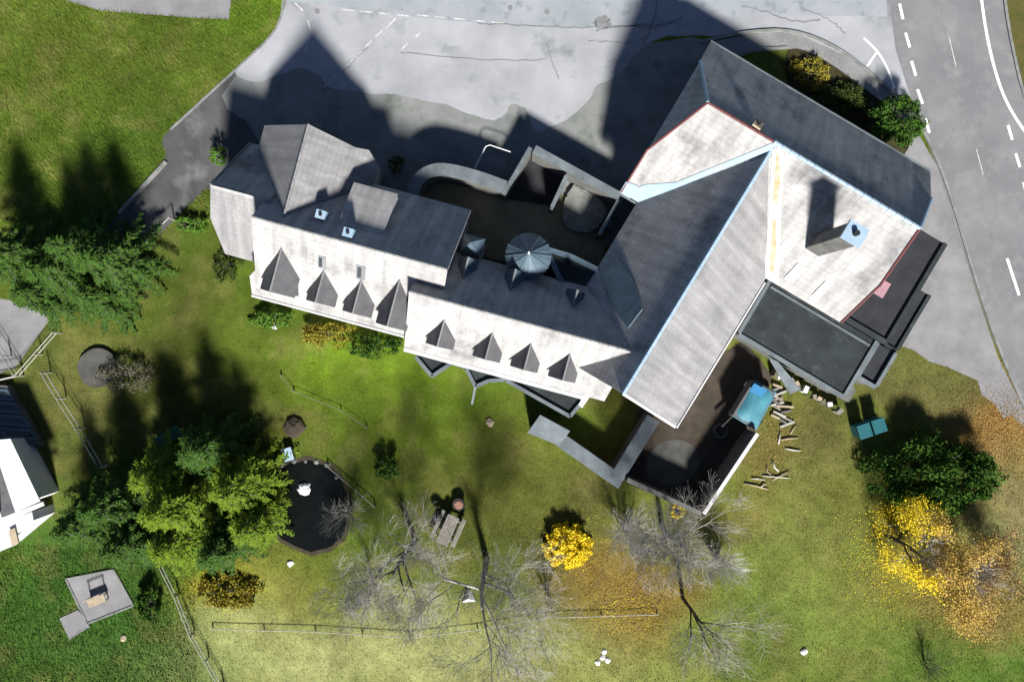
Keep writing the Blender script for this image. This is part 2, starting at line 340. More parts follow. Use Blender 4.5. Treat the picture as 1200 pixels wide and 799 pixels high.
def mark(pts, w, parent, name='marking_line', z=.021):
    mb = MB(); pw = [P(*p) + Vector((0, 0, z)) for p in pts]
    L_, R_ = [], []
    for i, p in enumerate(pw):
        t = (pw[min(i + 1, len(pw) - 1)] - pw[max(i - 1, 0)]).normalized(); s = Vector((-t.y, t.x, 0)) * w / 2
        L_.append(p + s); R_.append(p - s)
    n = len(pw); mb.add(L_ + R_, [(i, i + n, i + n + 1, i + 1) for i in range(n - 1)])
    return mb.build(name, M['faded' if w < .115 else 'paint'], parent)
for a, b in [((1054,5),(1058,23)),((1061,39),(1066,56)),((1068,72),(1073,89)),((1075,105),(1081,122)),((1084,139),(1089,156))]: mark([a, b], .16, road, 'centre_dash')
for a, b in [((1181,147),(1186,164)),((1190,180),(1195,196)),((1199,214),(1204,230)),((1180,303),(1194,346)),((1048,-28),(1052,-12))]: mark([a, b], .16, road, 'lane_dash')
mark(smooth_px([(1146,-40),(1152,20),(1163,75),(1178,120),(1204,160),(1240,200)], 3, False), .16, road, 'edge_line')
mark([(1112,44),(1120,78)], .05, road, 'faded_line'); mark([(1144,175),(1152,205)], .05, road, 'faded_line')
mark(smooth_px([(1012,45),(1030,62),(1042,85),(1048,104)], 2, False), .12, fc, 'give_way_arc'); mark([(1016,78),(1027,62)], .12, fc, 'give_way_line')
for pts in ([(346,4),(355,13)],[(361,24),(364,36)],[(363,47),(358,60)],[(464,22),(452,34)],[(448,36),(440,44)],[(436,48),(428,56)],[(495,36),(487,44)],[(478,51),(470,59)]): mark(pts, .085, fc, 'bay_dash')
mark([(425,60),(380,102)], .05, fc, 'bay_line')
for i in range(9):
    x = 400 + i * 22; mark([(x, 9.5 + i * 2.1 + (2 if i < 4 else 0)), (x + 14, 11 + i * 2.1 + (2 if i < 4 else 0))], .08, up, 'edge_dash')
def seam(pts, w, parent, name='tar_seam'):
    o = mark(pts, w, parent, name, .0225); o.data.materials[0] = M['tar']
def wiggle(pts, a=2.5):
    q = smooth_px(pts, 3, False); return [(x + rng.uniform(-a, a) * .5, y + rng.uniform(-a, a) * .5) for x, y in q]
seam(wiggle([(560,28),(640,31),(700,34),(790,27)]), .06, up)
for pts, w_ in (([(745,80),(752,55),(765,28),(772,-5)],.05),([(640,50),(648,75),(655,92)],.04),([(470,62),(560,72),(640,70)],.04),([(700,36),(720,30),(770,34),(800,20)],.06),([(690,48),(735,52),(760,44)],.04),([(430,56),(402,84)],.05),([(870,8),(900,14),(930,28),(960,24)],.07),([(940,10),(975,25),(990,40)],.05)):
    seam(wiggle(pts), w_, up if pts[0][1] < 34 and pts[-1][1] < 30 else fc)
seam(wiggle([(1100,0),(1122,110),(1150,240),(1190,380)], 1), .05, road); seam(wiggle([(1135,20),(1148,150),(1170,260)], 1), .035, road)
for x, y in ((598,10),(641,15),(372,14)):
    c_ = P(x, y); MB().tube([c_ + Vector((0, 0, .005)), c_ + Vector((0, 0, .03))], [.15, .15], 14).build('drain_cover', M['tar'], up)
MB().prism([P(*q) for q in wiggle([(694,28),(700,20),(712,18),(718,28),(712,33),(698,33)], 2)], .01, .0185).build('dark_patch', M['tar'], up)

# ------------------------------------------------------------------ buildings
class Fr:                                   # frame: a along u, b along v (origin under the drone)
    def __init__(s, ux, uy, vx, vy): s.u = Vector((ux, uy, 0)).normalized(); s.v = Vector((vx, vy, 0)).normalized()
    def __call__(s, a, b, z=0): return s.u * a + s.v * b + Vector((0, 0, z))
    def ab(s, p): return (p.x * s.u.x + p.y * s.u.y, p.x * s.v.x + p.y * s.v.y)
    def px(s, x, y, z): return s.ab(P(x, y, z))
FA = Fr(.966, -.26, -.26, -.966)            # long wings: v towards the garden
FE = Fr(.86, -.51, .51, .86)                # main block: v towards the road
FD = Fr(-.52, -.855, .855, -.52)            # cross wing: u towards the garden, v towards the yard

def wall_pent(f, a0, a1, b0, b1, ze, br, zr, parent, name='wall', m='plaster'):
    """closed volume with gables at a0 and a1"""
    vs = []
    for a in (a0, a1): vs += [f(a, b0, 0), f(a, b1, 0), f(a, b1, ze), f(a, br, zr), f(a, b0, ze)]
    return MB().add(vs, [(0, 1, 2, 3, 4), (9, 8, 7, 6, 5), (0, 5, 6, 1), (1, 6, 7, 2), (2, 7, 8, 3), (3, 8, 9, 4), (4, 9, 5, 0)]).build(name, M[m], parent)
def window(f, a, b, z, wdt, hgt, along_a, out, parent):
    """window on a wall: along_a True = wall runs along a and faces out*v, else wall runs along b and faces out*u"""
    def q(t, o, zz): return f(a + t, b + o * out, zz) if along_a else f(a + o * out, b + t, zz)
    mb = MB()
    def bar(t0, t1, z0, z1, o0, o1):
        vs = [q(t, o, zz) for t in (t0, t1) for o in (o0, o1) for zz in (z0, z1)]
        mb.add(vs, [(0, 1, 3, 2), (4, 6, 7, 5), (0, 4, 5, 1), (2, 3, 7, 6), (0, 2, 6, 4), (1, 5, 7, 3)])
    h = wdt / 2
    bar(-h, -h + .08, z, z + hgt, -.02, .06); bar(h - .08, h, z, z + hgt, -.02, .06); bar(-h + .08, h - .08, z + hgt - .08, z + hgt, -.02, .06); bar(-h + .08, h - .08, z, z + .08, -.02, .06)
    bar(-.03, .03, z + .08, z + hgt - .08, -.02, .05)
    fr = mb.build('window', M['white'], parent)
    mb = MB(); bar(-h + .08, -.03, z + .08, z + hgt - .08, -.02, .015); mb.build('pane', M['glass'], fr)
    mb = MB(); bar(.03, h - .08, z + .08, z + hgt - .08, -.02, .015); mb.build('pane', M['glass'], fr)
    mb = MB(); bar(-h - .06, h + .06, z - .08, z, -.02, .14); mb.build('sill', M['stone'], fr)
def ridge_cap(p, q, parent, m='slate2', r=.09):
    p, q = Vector(p), Vector(q); n = max(2, int((q - p).length / .45)); mb = MB()
    for i in range(n):
        a, b = p.lerp(q, i / n), p.lerp(q, (i + .96) / n); mb.tube([a, b], [r * 1.06, r * .94], 6)
    return mb.build('ridge_tiles', M[m], parent)
def gutter(p, q, parent, m='coping'):
    return MB().tube([p, q], [.07, .07], 6).build('gutter', M[m], parent)
TH = .16
def gable_dormer(f, a, bf, zf, br, wd, rise, slope, parent, roofm='zinc', out=1, wallm='zinc'):
    """gabled dormer; front at b=bf (towards out*v), ridge height zf+rise runs back to the main slope.
    slope = function z(b) of the main roof."""
    ze = zf; zr = zf + rise
    def back(z):                                   # b where the main slope has height z
        lo, hi = bf, br
        for _ in range(40):
            mid = (lo + hi) / 2
            if slope(mid) < z: lo = mid
            else: hi = mid
        return hi
    bR, bE = back(zr), back(ze); h = wd / 2
    rf = MB()
    for s in (-1, 1):
        rf.slab([f(a, bf, zr), f(a, bR, zr), f(a + s * h, bE, ze), f(a + s * h, bf, ze)], .07)
    dm = rf.build('dormer', M[roofm], parent)
    b2 = bf - out * .12; hh = h - .1; base = slope(b2) - .1
    vs = [f(a - hh, b2, base), f(a + hh, b2, base), f(a + hh, b2, ze), f(a, b2, zr - .12), f(a - hh, b2, ze)]
    bb = bE; vs += [f(a - hh, bb, ze - .1), f(a + hh, bb, ze - .1)]
    MB().add(vs, [(0, 1, 2, 3, 4), (1, 6, 2), (0, 4, 5)]).build('dormer_wall', M[wallm], dm)
    MB().add([f(a - hh * .5, b2 + out * .03, base + .25), f(a + hh * .5, b2 + out * .03, base + .25), f(a + hh * .5, b2 + out * .03, ze), f(a - hh * .5, b2 + out * .03, ze)], [(0, 1, 2, 3)]).build('pane', M['glass'], dm)
    MB().tube([f(a, bf, zr + .01), f(a, bR, zr + .01)], [.045, .045], 5).build('ridge_tiles', M['slate2'], dm)
    return dm

# ---- main block E and cross wing D
house = thing('main_house', FE(7, 13, 0), 'large house with half hipped ridge, crossing gabled wing, square chimney and black flat roofs', 'house')
er, ee, eb0, ebr, eb1 = 7.33, 3.0, 9.98, 14.735, 19.5
ea0, ea1, zb, ra0, ra1 = 1.0, 14.9, 4.93, 2.27, 14.19
bs = lambda z: ebr - (er - z) / (er - ee) * (ebr - eb0); bn = lambda z: ebr + (er - z) / (er - ee) * (eb1 - ebr)
MB().slab([FE(ea0, eb0, ee), FE(ea1, eb0, ee), FE(ea1, bs(zb), zb), FE(ra1, ebr, er), FE(ra0, ebr, er), FE(ea0, bs(zb), zb)], TH).build('roof', M['slate'], house)
MB().slab([FE(ea0, eb1, ee), FE(ea1, eb1, ee), FE(ea1, bn(zb), zb), FE(ra1, ebr, er), FE(ra0, ebr, er), FE(ea0, bn(zb), zb)], TH).build('roof', M['slate'], house)
for a, r_ in ((ea0, ra0), (ea1, ra1)):
    MB().slab([FE(a, bs(zb), zb), FE(a, bn(zb), zb), FE(r_, ebr, er)], TH).build('hip_roof', M['slate'], house)
    MB().tube([FE(a, bn(zb), zb + .03), FE(r_, ebr, er + .03)], [.09, .09], 6).build('hip_flashing', M['flash'], house)
    MB().tube([FE(a, bs(zb), zb + .03), FE(r_, ebr, er + .03)], [.06, .06], 6).build('verge_board', M['red'], house)
    MB().tube([FE(a - .02, bs(zb), zb + .02), FE(a - .02, eb0, ee + .02)], [.06, .06], 6).build('verge_board', M['red'], house)
ridge_cap(FE(ra0, ebr, er + .02), FE(6.0, ebr, er + .02), house, 'red', .07); ridge_cap(FE(6.0, ebr, er + .02), FE(ra1, ebr, er + .02), house, 'flash', .1)
vs = []
for a in (ea0 + .35, ea1 - .35): vs += [FE(a, eb0 + .4, 0), FE(a, eb1 - .4, 0), FE(a, eb1 - .4, ee + .1), FE(a, bn(zb - .1), zb - .25), FE(a, bs(zb - .1), zb - .25), FE(a, eb0 + .4, ee + .1)]
MB().add(vs, [(0, 1, 2, 3, 4, 5), (11, 10, 9, 8, 7, 6), (0, 6, 7, 1), (1, 7, 8, 2), (2, 8, 9, 3), (3, 9, 10, 4), (4, 10, 11, 5), (5, 11, 6, 0)]).build('wall', M['plaster'], house)
gutter(FE(ea0, eb0 - .08, ee - .08), FE(4.0, eb0 - .08, ee - .08), house); gutter(FE(ea0, eb1 + .08, ee - .08), FE(ea1, eb1 + .08, ee - .08), house)
for a in (2.8, 5.4, 8, 10.6):
    for z in (1.0,): window(FE, a, eb1 - .4, z, 1.1, 1.5, True, 1, house)
for b in (12.2, 14.7, 17.2):
    for z in (1.0,): window(FE, ea0 + .35, b, z, 1.0, 1.6, False, -1, house)

dr, de, db0, dbr, db1, da0 = 6.94, 3.0, 1.9, 5.97, 10.03, -.62
def isect(f1, b1, f2, b2):                  # point with f1.b = b1 and f2.b = b2
    A = np.array([[f1.v.x, f1.v.y], [f2.v.x, f2.v.y]]); q = np.linalg.solve(A, [b1, b2]); return Vector((q[0], q[1], 0))
rE = isect(FD, dbr, FE, bs(dr) + .25); vW = isect(FD, db0, FE, eb0 - .02); vS = isect(FD, db1, FE, eb0 - .02)
rE.z = dr; vW.z = de; vS.z = de
up_ = Vector((0, 0, .035))
MB().slab([FD(da0, dbr, dr), rE, vW, FD(da0, db0, de)], TH).build('roof', M['slate'], house)
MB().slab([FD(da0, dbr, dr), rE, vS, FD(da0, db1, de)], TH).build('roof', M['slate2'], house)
ridge_cap(FD(da0, dbr, dr + .02), rE + Vector((0, 0, .02)), house, 'flash', .12)
wall_pent(FD, da0 - .3, -12, db0 + .35, db1 - .35, de, dbr, dr - .3, house)
MB().beam(FD(da0, db1, de + .04), FD(da0, dbr, dr + .04), .14, .12).build('verge_flashing', M['flashw'], house)
gutter(FD(da0, db1 + .08, de - .06), FD(FD.ab(vS)[0] + .2, db1 + .08, de - .06), house, 'flashw')
for b in (3.2, 5.3, 7.4): window(FD, da0 - .3, b, 2.2, 1.0, 1.5, False, 1, house)
for a in (-6.2, -4, -2): window(FD, a, db1 - .35, .9, 1.0, 1.5, True, 1, house)
# valley flashings: wide pale-blue sheet on the forecourt side, white and rust-stained on the yard side
eu = FE.u
def on_e(a, b): return FE(a, b, er - (ebr - b) / (ebr - eb0) * (er - ee) + .05)
aW, bW = FE.ab(vW); aR, bR = FE.ab(rE); aS, bS = FE.ab(vS)
fl = MB(); fl.slab([on_e(aW - .95, bW + .02), on_e(aW + .12, bW + .02), on_e(aR + .1, bR), on_e(aR - .12, bR + .15), on_e(aW + 1.15, bW + 1.55), on_e(aW + .35, bW + 1.1), on_e(aW - .1, bW + .85)], .05)
fl.build('valley_flashing', M['flash'], house)
MB().slab([on_e(aW - 1.1, bW - .03), on_e(aW - .45, bW - .03), on_e(aW - .45, bW + .6) + up_, on_e(aW - 1.1, bW + .5) + up_], .06).build('valley_outlet', M['flash'], house)
MB().slab([on_e(aS - .1, bS + .02), on_e(aS + .75, bS + .02), on_e(aR + .55, bR), on_e(aR - .05, bR)], .05).build('valley_flashing', M['flashw'], house)
for t0, t1, o in ((.08, .5, .16), (.62, .97, .12)):
    p = lambda t, q: on_e(aS + (aR - aS) * t + q, bS + (bR - bS) * t) + Vector((0, 0, .012))
    MB().slab([p(t0, o), p(t0, o + .28), p((t0 + t1) / 2, o + .36), p(t1, o + .22), p(t1, o + .03)], .012).build('rust_streak', M['rust'], house)
# chimney, sooty pot, roof lights
ca, cb = FE.px(966, 285, 5.8)
ch = MB(); ch.prism([FE(ca - .42, cb - .38), FE(ca + .42, cb - .38), FE(ca + .42, cb + .38), FE(ca - .42, cb + .38)], 4.6, 8.9)
chim = ch.build('chimney', M['stone'], house)
MB().prism([FE(ca - .5, cb - .46), FE(ca + .5, cb - .46), FE(ca + .5, cb + .46), FE(ca - .5, cb + .46)], 8.9, 9.08).build('chimney_cap', M['flash'], chim)
MB().tube([FE(ca, cb, 9.05), FE(ca, cb, 9.3)], [.15, .13], 10).build('chimney_pot', M['black'], chim)
for x, y, sx, sy in ((934,320,.5,.85),(966,340,.4,.8)):
    a, b = FE.px(x, y, 4.1); MB().slab([on_e(a - sx / 2, b - sy / 2) + up_, on_e(a + sx / 2, b - sy / 2) + up_, on_e(a + sx / 2, b + sy / 2) + up_, on_e(a - sx / 2, b + sy / 2) + up_], .08).build('roof_light', M['white'], house)
a, b = FE.px(888, 146, 7.1); 
vt = MB().slab([FE(a - .25, b - .2, 7.37), FE(a + .2, b - .25, 7.41), FE(a + .25, b + .2, 7.07), FE(a - .2, b + .25, 7.07)], .1).build('roof_vent', M['pale_wood'], house)
MB().tube([FE(a, b, 7.0), FE(a, b, 7.45)], [.1, .1], 8).build('vent_pipe', M['black'], vt)
# flat roofs towards the yard and the road
def flat(a0, a1, b0, b1, z, m, par=.22, copm='coping', name='flat_roof', w_=.2):
    MB().prism([FE(a0 + .05, b0 + .05), FE(a1 - .05, b0 + .05), FE(a1 - .05, b1 - .05), FE(a0 + .05, b1 - .05)], 0, z - .02).build('wall', M['stone'], house)
    o = MB().prism([FE(a0, b0), FE(a1, b0), FE(a1, b1), FE(a0, b1)], z - .018, z).build(name, M[m], house)
    for p, q in (((a0, b0), (a1, b0)), ((a1, b0 + w_ / 2 + .002), (a1, b1)), ((a0, b0 + w_ / 2 + .002), (a0, b1))):
        MB().beam(FE(*p, z + par), FE(*q, z + par), w_, par + .1).build('parapet', M[copm], o)
    return o
flat(10.6, 17.4, 6.73, 10.3, 2.2, 'bitumen', .1, 'coping')
flat(14.57, 17.8, 10.45, 16.8, 2.4, 'bitumen2', .15, 'bitumen', w_=.25)
flat(17.55, 18.7, 8.1, 10.3, 2.0, 'bitumen2', .2, 'coping')
flat(18.0, 18.75, 10.45, 14.1, 1.9, 'bitumen2', .12, 'bitumen')
a, b = FE.px(1033, 338, 2.4); MB().prism([FE(a - .3, b - .45), FE(a + .3, b - .45), FE(a + .3, b + .45), FE(a - .3, b + .45)], 2.4, 2.48).build('pink_hatch', M['skin'], house)
MB().beam(FE(10.8, 9.9, 2.26), FE(17.2, 9.9, 2.26), .12, .05).build('roof_joint', M['coping'], house)
# lean-to glass cover and steps against the flat roof's garden wall
MB().slab([P(900,418,1.9), P(912,424,1.9), P(938,456,1.6), P(926,462,1.6)], .1).build('lean_to_roof', M['coping'], house)
for i in range(4):
    a, b = FE.px(1000, 470, 1); MB().box(FE(17.6 + .28 * i, 7.3, 0), .28, .8, 1.6 - .35 * i, math.atan2(FE.u.y, FE.u.x)).build('step', M['stone'], house)

# ---- linking wing B
link = thing('linking_wing', FA(0, -1, 0), 'long steep roofed wing with four grey garden dormers, round conical turret and glazed veranda', 'house')
br_, be, bbr, bb1, bb0 = 6.4, 3.0, -1.02, 1.86, -3.9
ba0, ba1 = -5.57, 5.92
bf_ = lambda b: br_ - (b - bbr) / (bb1 - bbr) * (br_ - be); bk_ = lambda b: br_ - (bbr - b) / (bbr - bb0) * (br_ - be)
MB().slab([FA(ba0, bbr, br_), FA(ba1, bbr, br_), FA(5.7, bb1, be), FA(ba0, bb1, be)], TH).build('roof', M['slate'], link)
MB().slab([FA(ba0, bbr, br_), FA(ba1, bbr, br_), FA(ba1, bb0, be), FA(ba0, bb0, be)], TH).build('roof', M['slate'], link)
ridge_cap(FA(ba0, bbr, br_ + .02), FA(ba1 - .3, bbr, br_ + .02), link, 'slate', .08)
MB().beam(FA(ba0, bb1 + .12, be - .02), FA(4.6, bb1 + .12, be - .02), .2, .12).build('gutter', M['flashw'], link)
wall_pent(FA, ba0 + .3, 4.8, bb0 + .3, bb1 - .3, be, bbr, br_ - .35, link)
for x, y in ((520,374),(575,389),(619,402),(663,416)):
    a, b = FA.px(x - 3, y + 22, 4.5); gable_dormer(FA, a, 1.28, 4.3, bbr, 1.5, 1.05, bf_, link)
for x, y, s in ((545,318,.9),(600,332,.85),(672,356,.85)):
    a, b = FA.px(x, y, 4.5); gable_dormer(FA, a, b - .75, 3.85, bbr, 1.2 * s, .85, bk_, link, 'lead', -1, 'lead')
for a in (-4, -1.8): window(FA, a, bb0 + .3, 1.1, 1.0, 1.4, True, -1, link)
# conical turret
tc = P(619, 300, 3.8); tr = 1.24; seg = 12
tp = [tc + Vector((math.cos(2 * math.pi * i / 24), math.sin(2 * math.pi * i / 24), 0)) * (tr - .15) for i in range(24)]
tw = MB().prism(tp, 0, 3.75).build('turret', M['plaster'], link)
apex = Vector((tc.x, tc.y, 5.0))
for i in range(seg):
    a0, a1 = 2 * math.pi * i / seg, 2 * math.pi * (i + 1) / seg
    e = [Vector((tc.x + math.cos(t) * tr, tc.y + math.sin(t) * tr, 3.75)) for t in (a0, (a0 + a1) / 2, a1)]
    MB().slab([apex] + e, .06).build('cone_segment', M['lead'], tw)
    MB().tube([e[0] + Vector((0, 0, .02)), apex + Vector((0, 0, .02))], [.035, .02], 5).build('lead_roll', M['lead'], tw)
MB().tube([apex, apex + Vector((0, 0, .35))], [.07, .05], 8).build('finial', M['white'], tw)
# small pyramid dormer beside the end wing
a, b = FA.px(553, 287, 3.6)
q = [FA(a - .6, b - .55, 3.3), FA(a + .6, b - .55, 3.3), FA(a + .6, b + .55, 3.3), FA(a - .6, b + .55, 3.3), FA(a, b, 4.6)]
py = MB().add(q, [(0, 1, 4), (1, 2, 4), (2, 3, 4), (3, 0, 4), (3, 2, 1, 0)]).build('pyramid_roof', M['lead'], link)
MB().prism([FA(a - .5, b - .45), FA(a + .5, b - .45), FA(a + .5, b + .45), FA(a - .5, b + .45)], 0, 3.29).build('stair_wall', M['plaster'], py)
# lead flat over the oriel and the curved lead apron against the cross wing
OR = [(640,292),(668,300),(704,318),(700,338),(676,352),(656,326)]
oriel = MB().prism([P(x, y, 3.0) for x, y in OR], 0, 3.0).build('oriel', M['bitumen'], link)
for i in range(len(OR)):
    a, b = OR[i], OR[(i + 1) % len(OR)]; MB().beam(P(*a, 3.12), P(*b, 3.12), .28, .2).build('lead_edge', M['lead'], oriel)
def on_d(x, y, up=.1):
    z = 4.5
    for _ in range(30):
        p = P(x, y, z); z = de + (FD.ab(p)[1] - db0) / (dbr - db0) * (dr - de)
    p = P(x, y, z + up); return p
apron = None
for i in range(6):
    t0, t1 = i / 6, (i + 1) / 6
    L0 = lambda t: (702 + 34 * t - 6 * math.sin(t * 3.1), 318 + 66 * t); R0 = lambda t: (724 + 28 * t + 6 * math.sin(t * 3.1), 302 + 60 * t)
    q = [on_d(*L0(t0), .12), on_d(*R0(t0), .22), on_d(*R0(t1), .22), on_d(*L0(t1), .12)]
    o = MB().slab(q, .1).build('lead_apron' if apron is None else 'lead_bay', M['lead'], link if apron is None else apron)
    if apron is None: apron = o
    pass
# veranda: zigzag glazed front under the eaves
ZZ = [(487,418),(506,441),(530,425),(546,431),(557,453),(573,446),(592,445),(668,488),(690,462)]
zv = 2.2
ver = MB().prism([P(x, y, zv) for x, y in ZZ] + [FA(4.2, 1.3), FA(-5, 1.3)], 0, zv - .05).build('veranda', M['bitumen'], link)
for a, b in zip(ZZ[:-1], ZZ[1:]):
    MB().beam(P(*a, zv + .12), P(*b, zv + .12), .2, .25).build('coping', M['coping'], ver)
MB().beam(P(557, 453, zv + .1), P(553, 474, zv - .6), .12, .15).build('strut', M['coping'], ver)
MB().slab([P(694,446,2.8), P(700,452,2.8), P(682,478,2.4), P(678,474,2.4)], .1).build('white_rail', M['white'], ver)

# ---- end wing A, C and the north cross gable
endw = thing('end_wing', FA(-8.5, -2, 0), 'far gabled wing with pale front slope, four dormers, lower side bay and north cross gable', 'house')
ar, ae, abr, af1, ab0 = 6.6, 3.0, -2.55, 1.21, -6.3
aa0, aa1 = -14.03, -4.0
af_ = lambda b: ar - (b - abr) / (af1 - abr) * (ar - ae); ak_ = lambda b: ar - (abr - b) / (abr - ab0) * (ar - ae)
MB().slab([FA(aa0, abr, ar), FA(aa1, abr, ar), FA(aa1, af1, ae), FA(aa0 - .3, af1, ae), FA(aa0 - .35, af1 - .9, af_(af1 - .9)), FA(aa0, af1 - 1.3, af_(af1 - 1.3))], TH).build('roof', M['slate'], endw)
MB().slab([FA(aa0, abr, ar), FA(aa1, abr, ar), FA(aa1, ab0, ae), FA(aa0, ab0, ae)], TH).build('roof', M['slate'], endw)
ridge_cap(FA(aa0, abr, ar + .02), FA(aa1, abr, ar + .02), endw, 'slate', .08)
gutter(FA(aa0 - .3, af1 + .08, ae - .06), FA(aa1, af1 + .08, ae - .06), endw, 'flashw')
wall_pent(FA, aa0 + .3, aa1 - .2, ab0 + .3, af1 - .3, ae, abr, ar - .35, endw)
for (x, y, wd, bf) in ((329,338,1.9,.79),(377,350,1.6,.73),(420,361,1.6,.77),(463,370,1.7,.94)):
    a, b = FA.px(x, y, 4.1); gable_dormer(FA, a, bf, 4.4 if wd > 1.65 else 4.1, abr, wd, 1.2 if wd > 1.65 else 1.0, af_, endw)
for a in (-12, -10, -8, -6): window(FA, a, af1 - .3, .9, 1.0, 1.5, True, 1, endw)
window(FA, aa1 - .2, -2.5, 3.4, .9, 1.3, False, 1, endw)
def on_a(a, b, up=.05): return FA(a, b, (af_(b) if b > abr else ak_(b)) + up)
for x, y, s in ((380,309,.22),(425,321,.25)):
    a, b = FA.px(x, y, 5.0); o = MB().slab([on_a(a - s, b - s * 1.3), on_a(a + s, b - s * 1.3), on_a(a + s, b + s * 1.3), on_a(a - s, b + s * 1.3)], .09).build('roof_light', M['slate2'], endw)
    MB().slab([on_a(a - s * .7, b - s, .07), on_a(a + s * .1, b - s, .07), on_a(a + s * .1, b + s, .07), on_a(a - s * .7, b + s, .07)], .03).build('pane', M['glass'], o)
for x, y in ((375,251),(410,274)):
    a, b = FA.px(x, y, 6.1); o = MB().prism([FA(a - .25, b - .22), FA(a + .25, b - .22), FA(a + .25, b + .22), FA(a - .25, b + .22)], ak_(b) - .3, ak_(b) + .45).build('vent_stack', M['flash'], endw)
    MB().tube([FA(a, b, ak_(b) + .4), FA(a, b, ak_(b) + .55)], [.09, .09], 8).build('vent_pipe', M['black'], o)
# low shed dormer with its lit cheek on the north slope
cd = [FA.px(414, 214, 4.9), FA.px(466, 226, 4.9)]; b_f = (cd[0][1] + cd[1][1]) / 2; b_t = abr - .9
sd = MB().slab([FA(cd[0][0], b_f, 4.8), FA(cd[1][0], b_f, 4.8), FA(cd[1][0], b_t, ak_(b_t) + .02), FA(cd[0][0], b_t, ak_(b_t) + .02)], .08).build('shed_dormer', M['slate'], endw)
for a in (cd[0][0] + .08, cd[1][0] - .08):
    MB().add([FA(a, b_f + .1, 4.75), FA(a, b_t, ak_(b_t) - .06), FA(a, b_f + .1, ak_(b_f) - .1), FA(a + .01, b_f + .1, 4.75), FA(a + .01, b_t, ak_(b_t) - .06), FA(a + .01, b_f + .1, ak_(b_f) - .1)], [(0, 1, 2), (5, 4, 3), (0, 2, 5, 3), (1, 0, 3, 4), (2, 1, 4, 5)]).build('cheek', M['slate'], sd)
MB().add([FA(cd[0][0] + .1, b_f + .1, 4.72), FA(cd[1][0] - .1, b_f + .1, 4.72), FA(cd[1][0] - .1, b_f + .1, ak_(b_f) - .1), FA(cd[0][0] + .1, b_f + .1, ak_(b_f) - .1)], [(0, 1, 2, 3)]).build('dormer_wall', M['slate2'], sd)
# north cross gable
gr_, ge, ga, gh, gb = 6.1, 3.0, -12.65, 3.35, -7.82
bend = abr - (ar - gr_) / (ar - ae) * (abr - ab0) + .1
for s, hh in ((-1, 3.4), (1, 3.25)):
    pts = [FA(ga, gb, gr_), FA(ga, bend, gr_), FA(ga + s * hh, ab0 + .05, ge), FA(ga + s * hh, gb + (.0 if s < 0 else .45), ge)]
    if s > 0: pts = [FA(ga, gb, gr_), FA(ga, bend, gr_), FA(ga + hh * .98, ab0 + .05, ge + .06), FA(ga + hh, gb + .6, ge), FA(ga + hh * .8, gb - .05, ge + .63), FA(ga + hh * .62, gb + .12, ge + 1.2)]
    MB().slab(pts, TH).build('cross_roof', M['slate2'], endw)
ridge_cap(FA(ga, gb, gr_ + .02), FA(ga, bend, gr_ + .02), endw, 'slate2', .07)
w2 = Fr(FA.v.x, FA.v.y, FA.u.x, FA.u.y)
wall_pent(w2, gb + .3, -5, ga - 3.05, ga + 2.85, ge, ga, gr_ - .4, endw)
for a in (-13.9, -12.65, -11.4): window(w2, gb + .3, a, 1, .8, 1.5, False, -1, endw)
# lower bay
cr, ce, cbr, cf, cb0, c0, c1 = 5.7, 2.4, -3.67, -.52, -6.8, -16.8, -13.7
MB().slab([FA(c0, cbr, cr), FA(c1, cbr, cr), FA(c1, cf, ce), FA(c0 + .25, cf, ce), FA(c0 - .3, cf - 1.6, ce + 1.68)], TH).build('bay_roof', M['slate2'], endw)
MB().slab([FA(c0, cbr, cr), FA(c1, cbr, cr), FA(c1, cb0, ce), FA(c0, cb0, ce)], TH).build('bay_roof', M['slate'], endw)
MB().tube([FA(c0, cbr, cr), FA(c0, cb0, ce)], [.07, .07], 6).build('verge_flashing', M['coping'], endw)
wall_pent(FA, c0 + .3, c1, cb0 + .3, cf - .3, ce, cbr, cr - .4, endw)
window(FA, -15.3, cf - .3, .7, 1.0, 1.4, True, 1, endw)

# ------------------------------------------------------------------ walls, courts, small structures
def wall_run(name, pts, z, wdt, label, cat='wall', m='stone', cop='coping', over=.06, group=None, it=0):
    pts = smooth_px(pts, it, False) if it else pts
    pw = [P(x, y, z).xy.to_3d() for x, y in pts]; c = sum(pw, Vector()) / len(pw)
    t = thing(name, (c.x, c.y, 0), label, cat, group)
    def ribbon(w, z0, z1):
        L_, R_ = [], []
        for i, p in enumerate(pw):
            d0 = (pw[i] - pw[i - 1]).normalized() if i else (pw[1] - pw[0]).normalized(); d1 = (pw[i + 1] - pw[i]).normalized() if i < len(pw) - 1 else d0
            tt = (d0 + d1).normalized(); sc = 1 / max(.4, tt.dot(d0)); sd = Vector((-tt.y, tt.x, 0)) * w / 2 * sc; L_.append(p + sd); R_.append(p - sd)
        n = len(pw); Z = lambda l, z: [Vector((q.x, q.y, z)) for q in l]
        vs = Z(L_, z1) + Z(R_, z1) + Z(L_, z0) + Z(R_, z0); fs = []
        for i in range(n - 1): fs += [(i, i + n, i + n + 1, i + 1), (i + 2 * n, i + 2 * n + 1, i + 3 * n + 1, i + 3 * n), (i, i + 1, i + 2 * n + 1, i + 2 * n), (i + n, i + 3 * n, i + 3 * n + 1, i + n + 1)]
        fs += [(0, 2 * n, 3 * n, n), (n - 1, 2 * n - 1, 4 * n - 1, 3 * n - 1)]
        return MB().add(vs, fs)
    ribbon(wdt, 0, z - .08).build('wall_section', M[m], t); ribbon(wdt + over, z - .078, z).build('coping', M[cop], t)
    return t
wall_run('garden_wall', [(655,514),(722,561),(766,490)], 1.5, .72, 'thick low wall with wide grey coping round a small grass court')
wall_run('yard_wall', [(888,508),(825,602)], 2.0, .16, 'tall thin pale topped wall closing the gravel yard beside the woodpile', cop='flashw', over=.04)
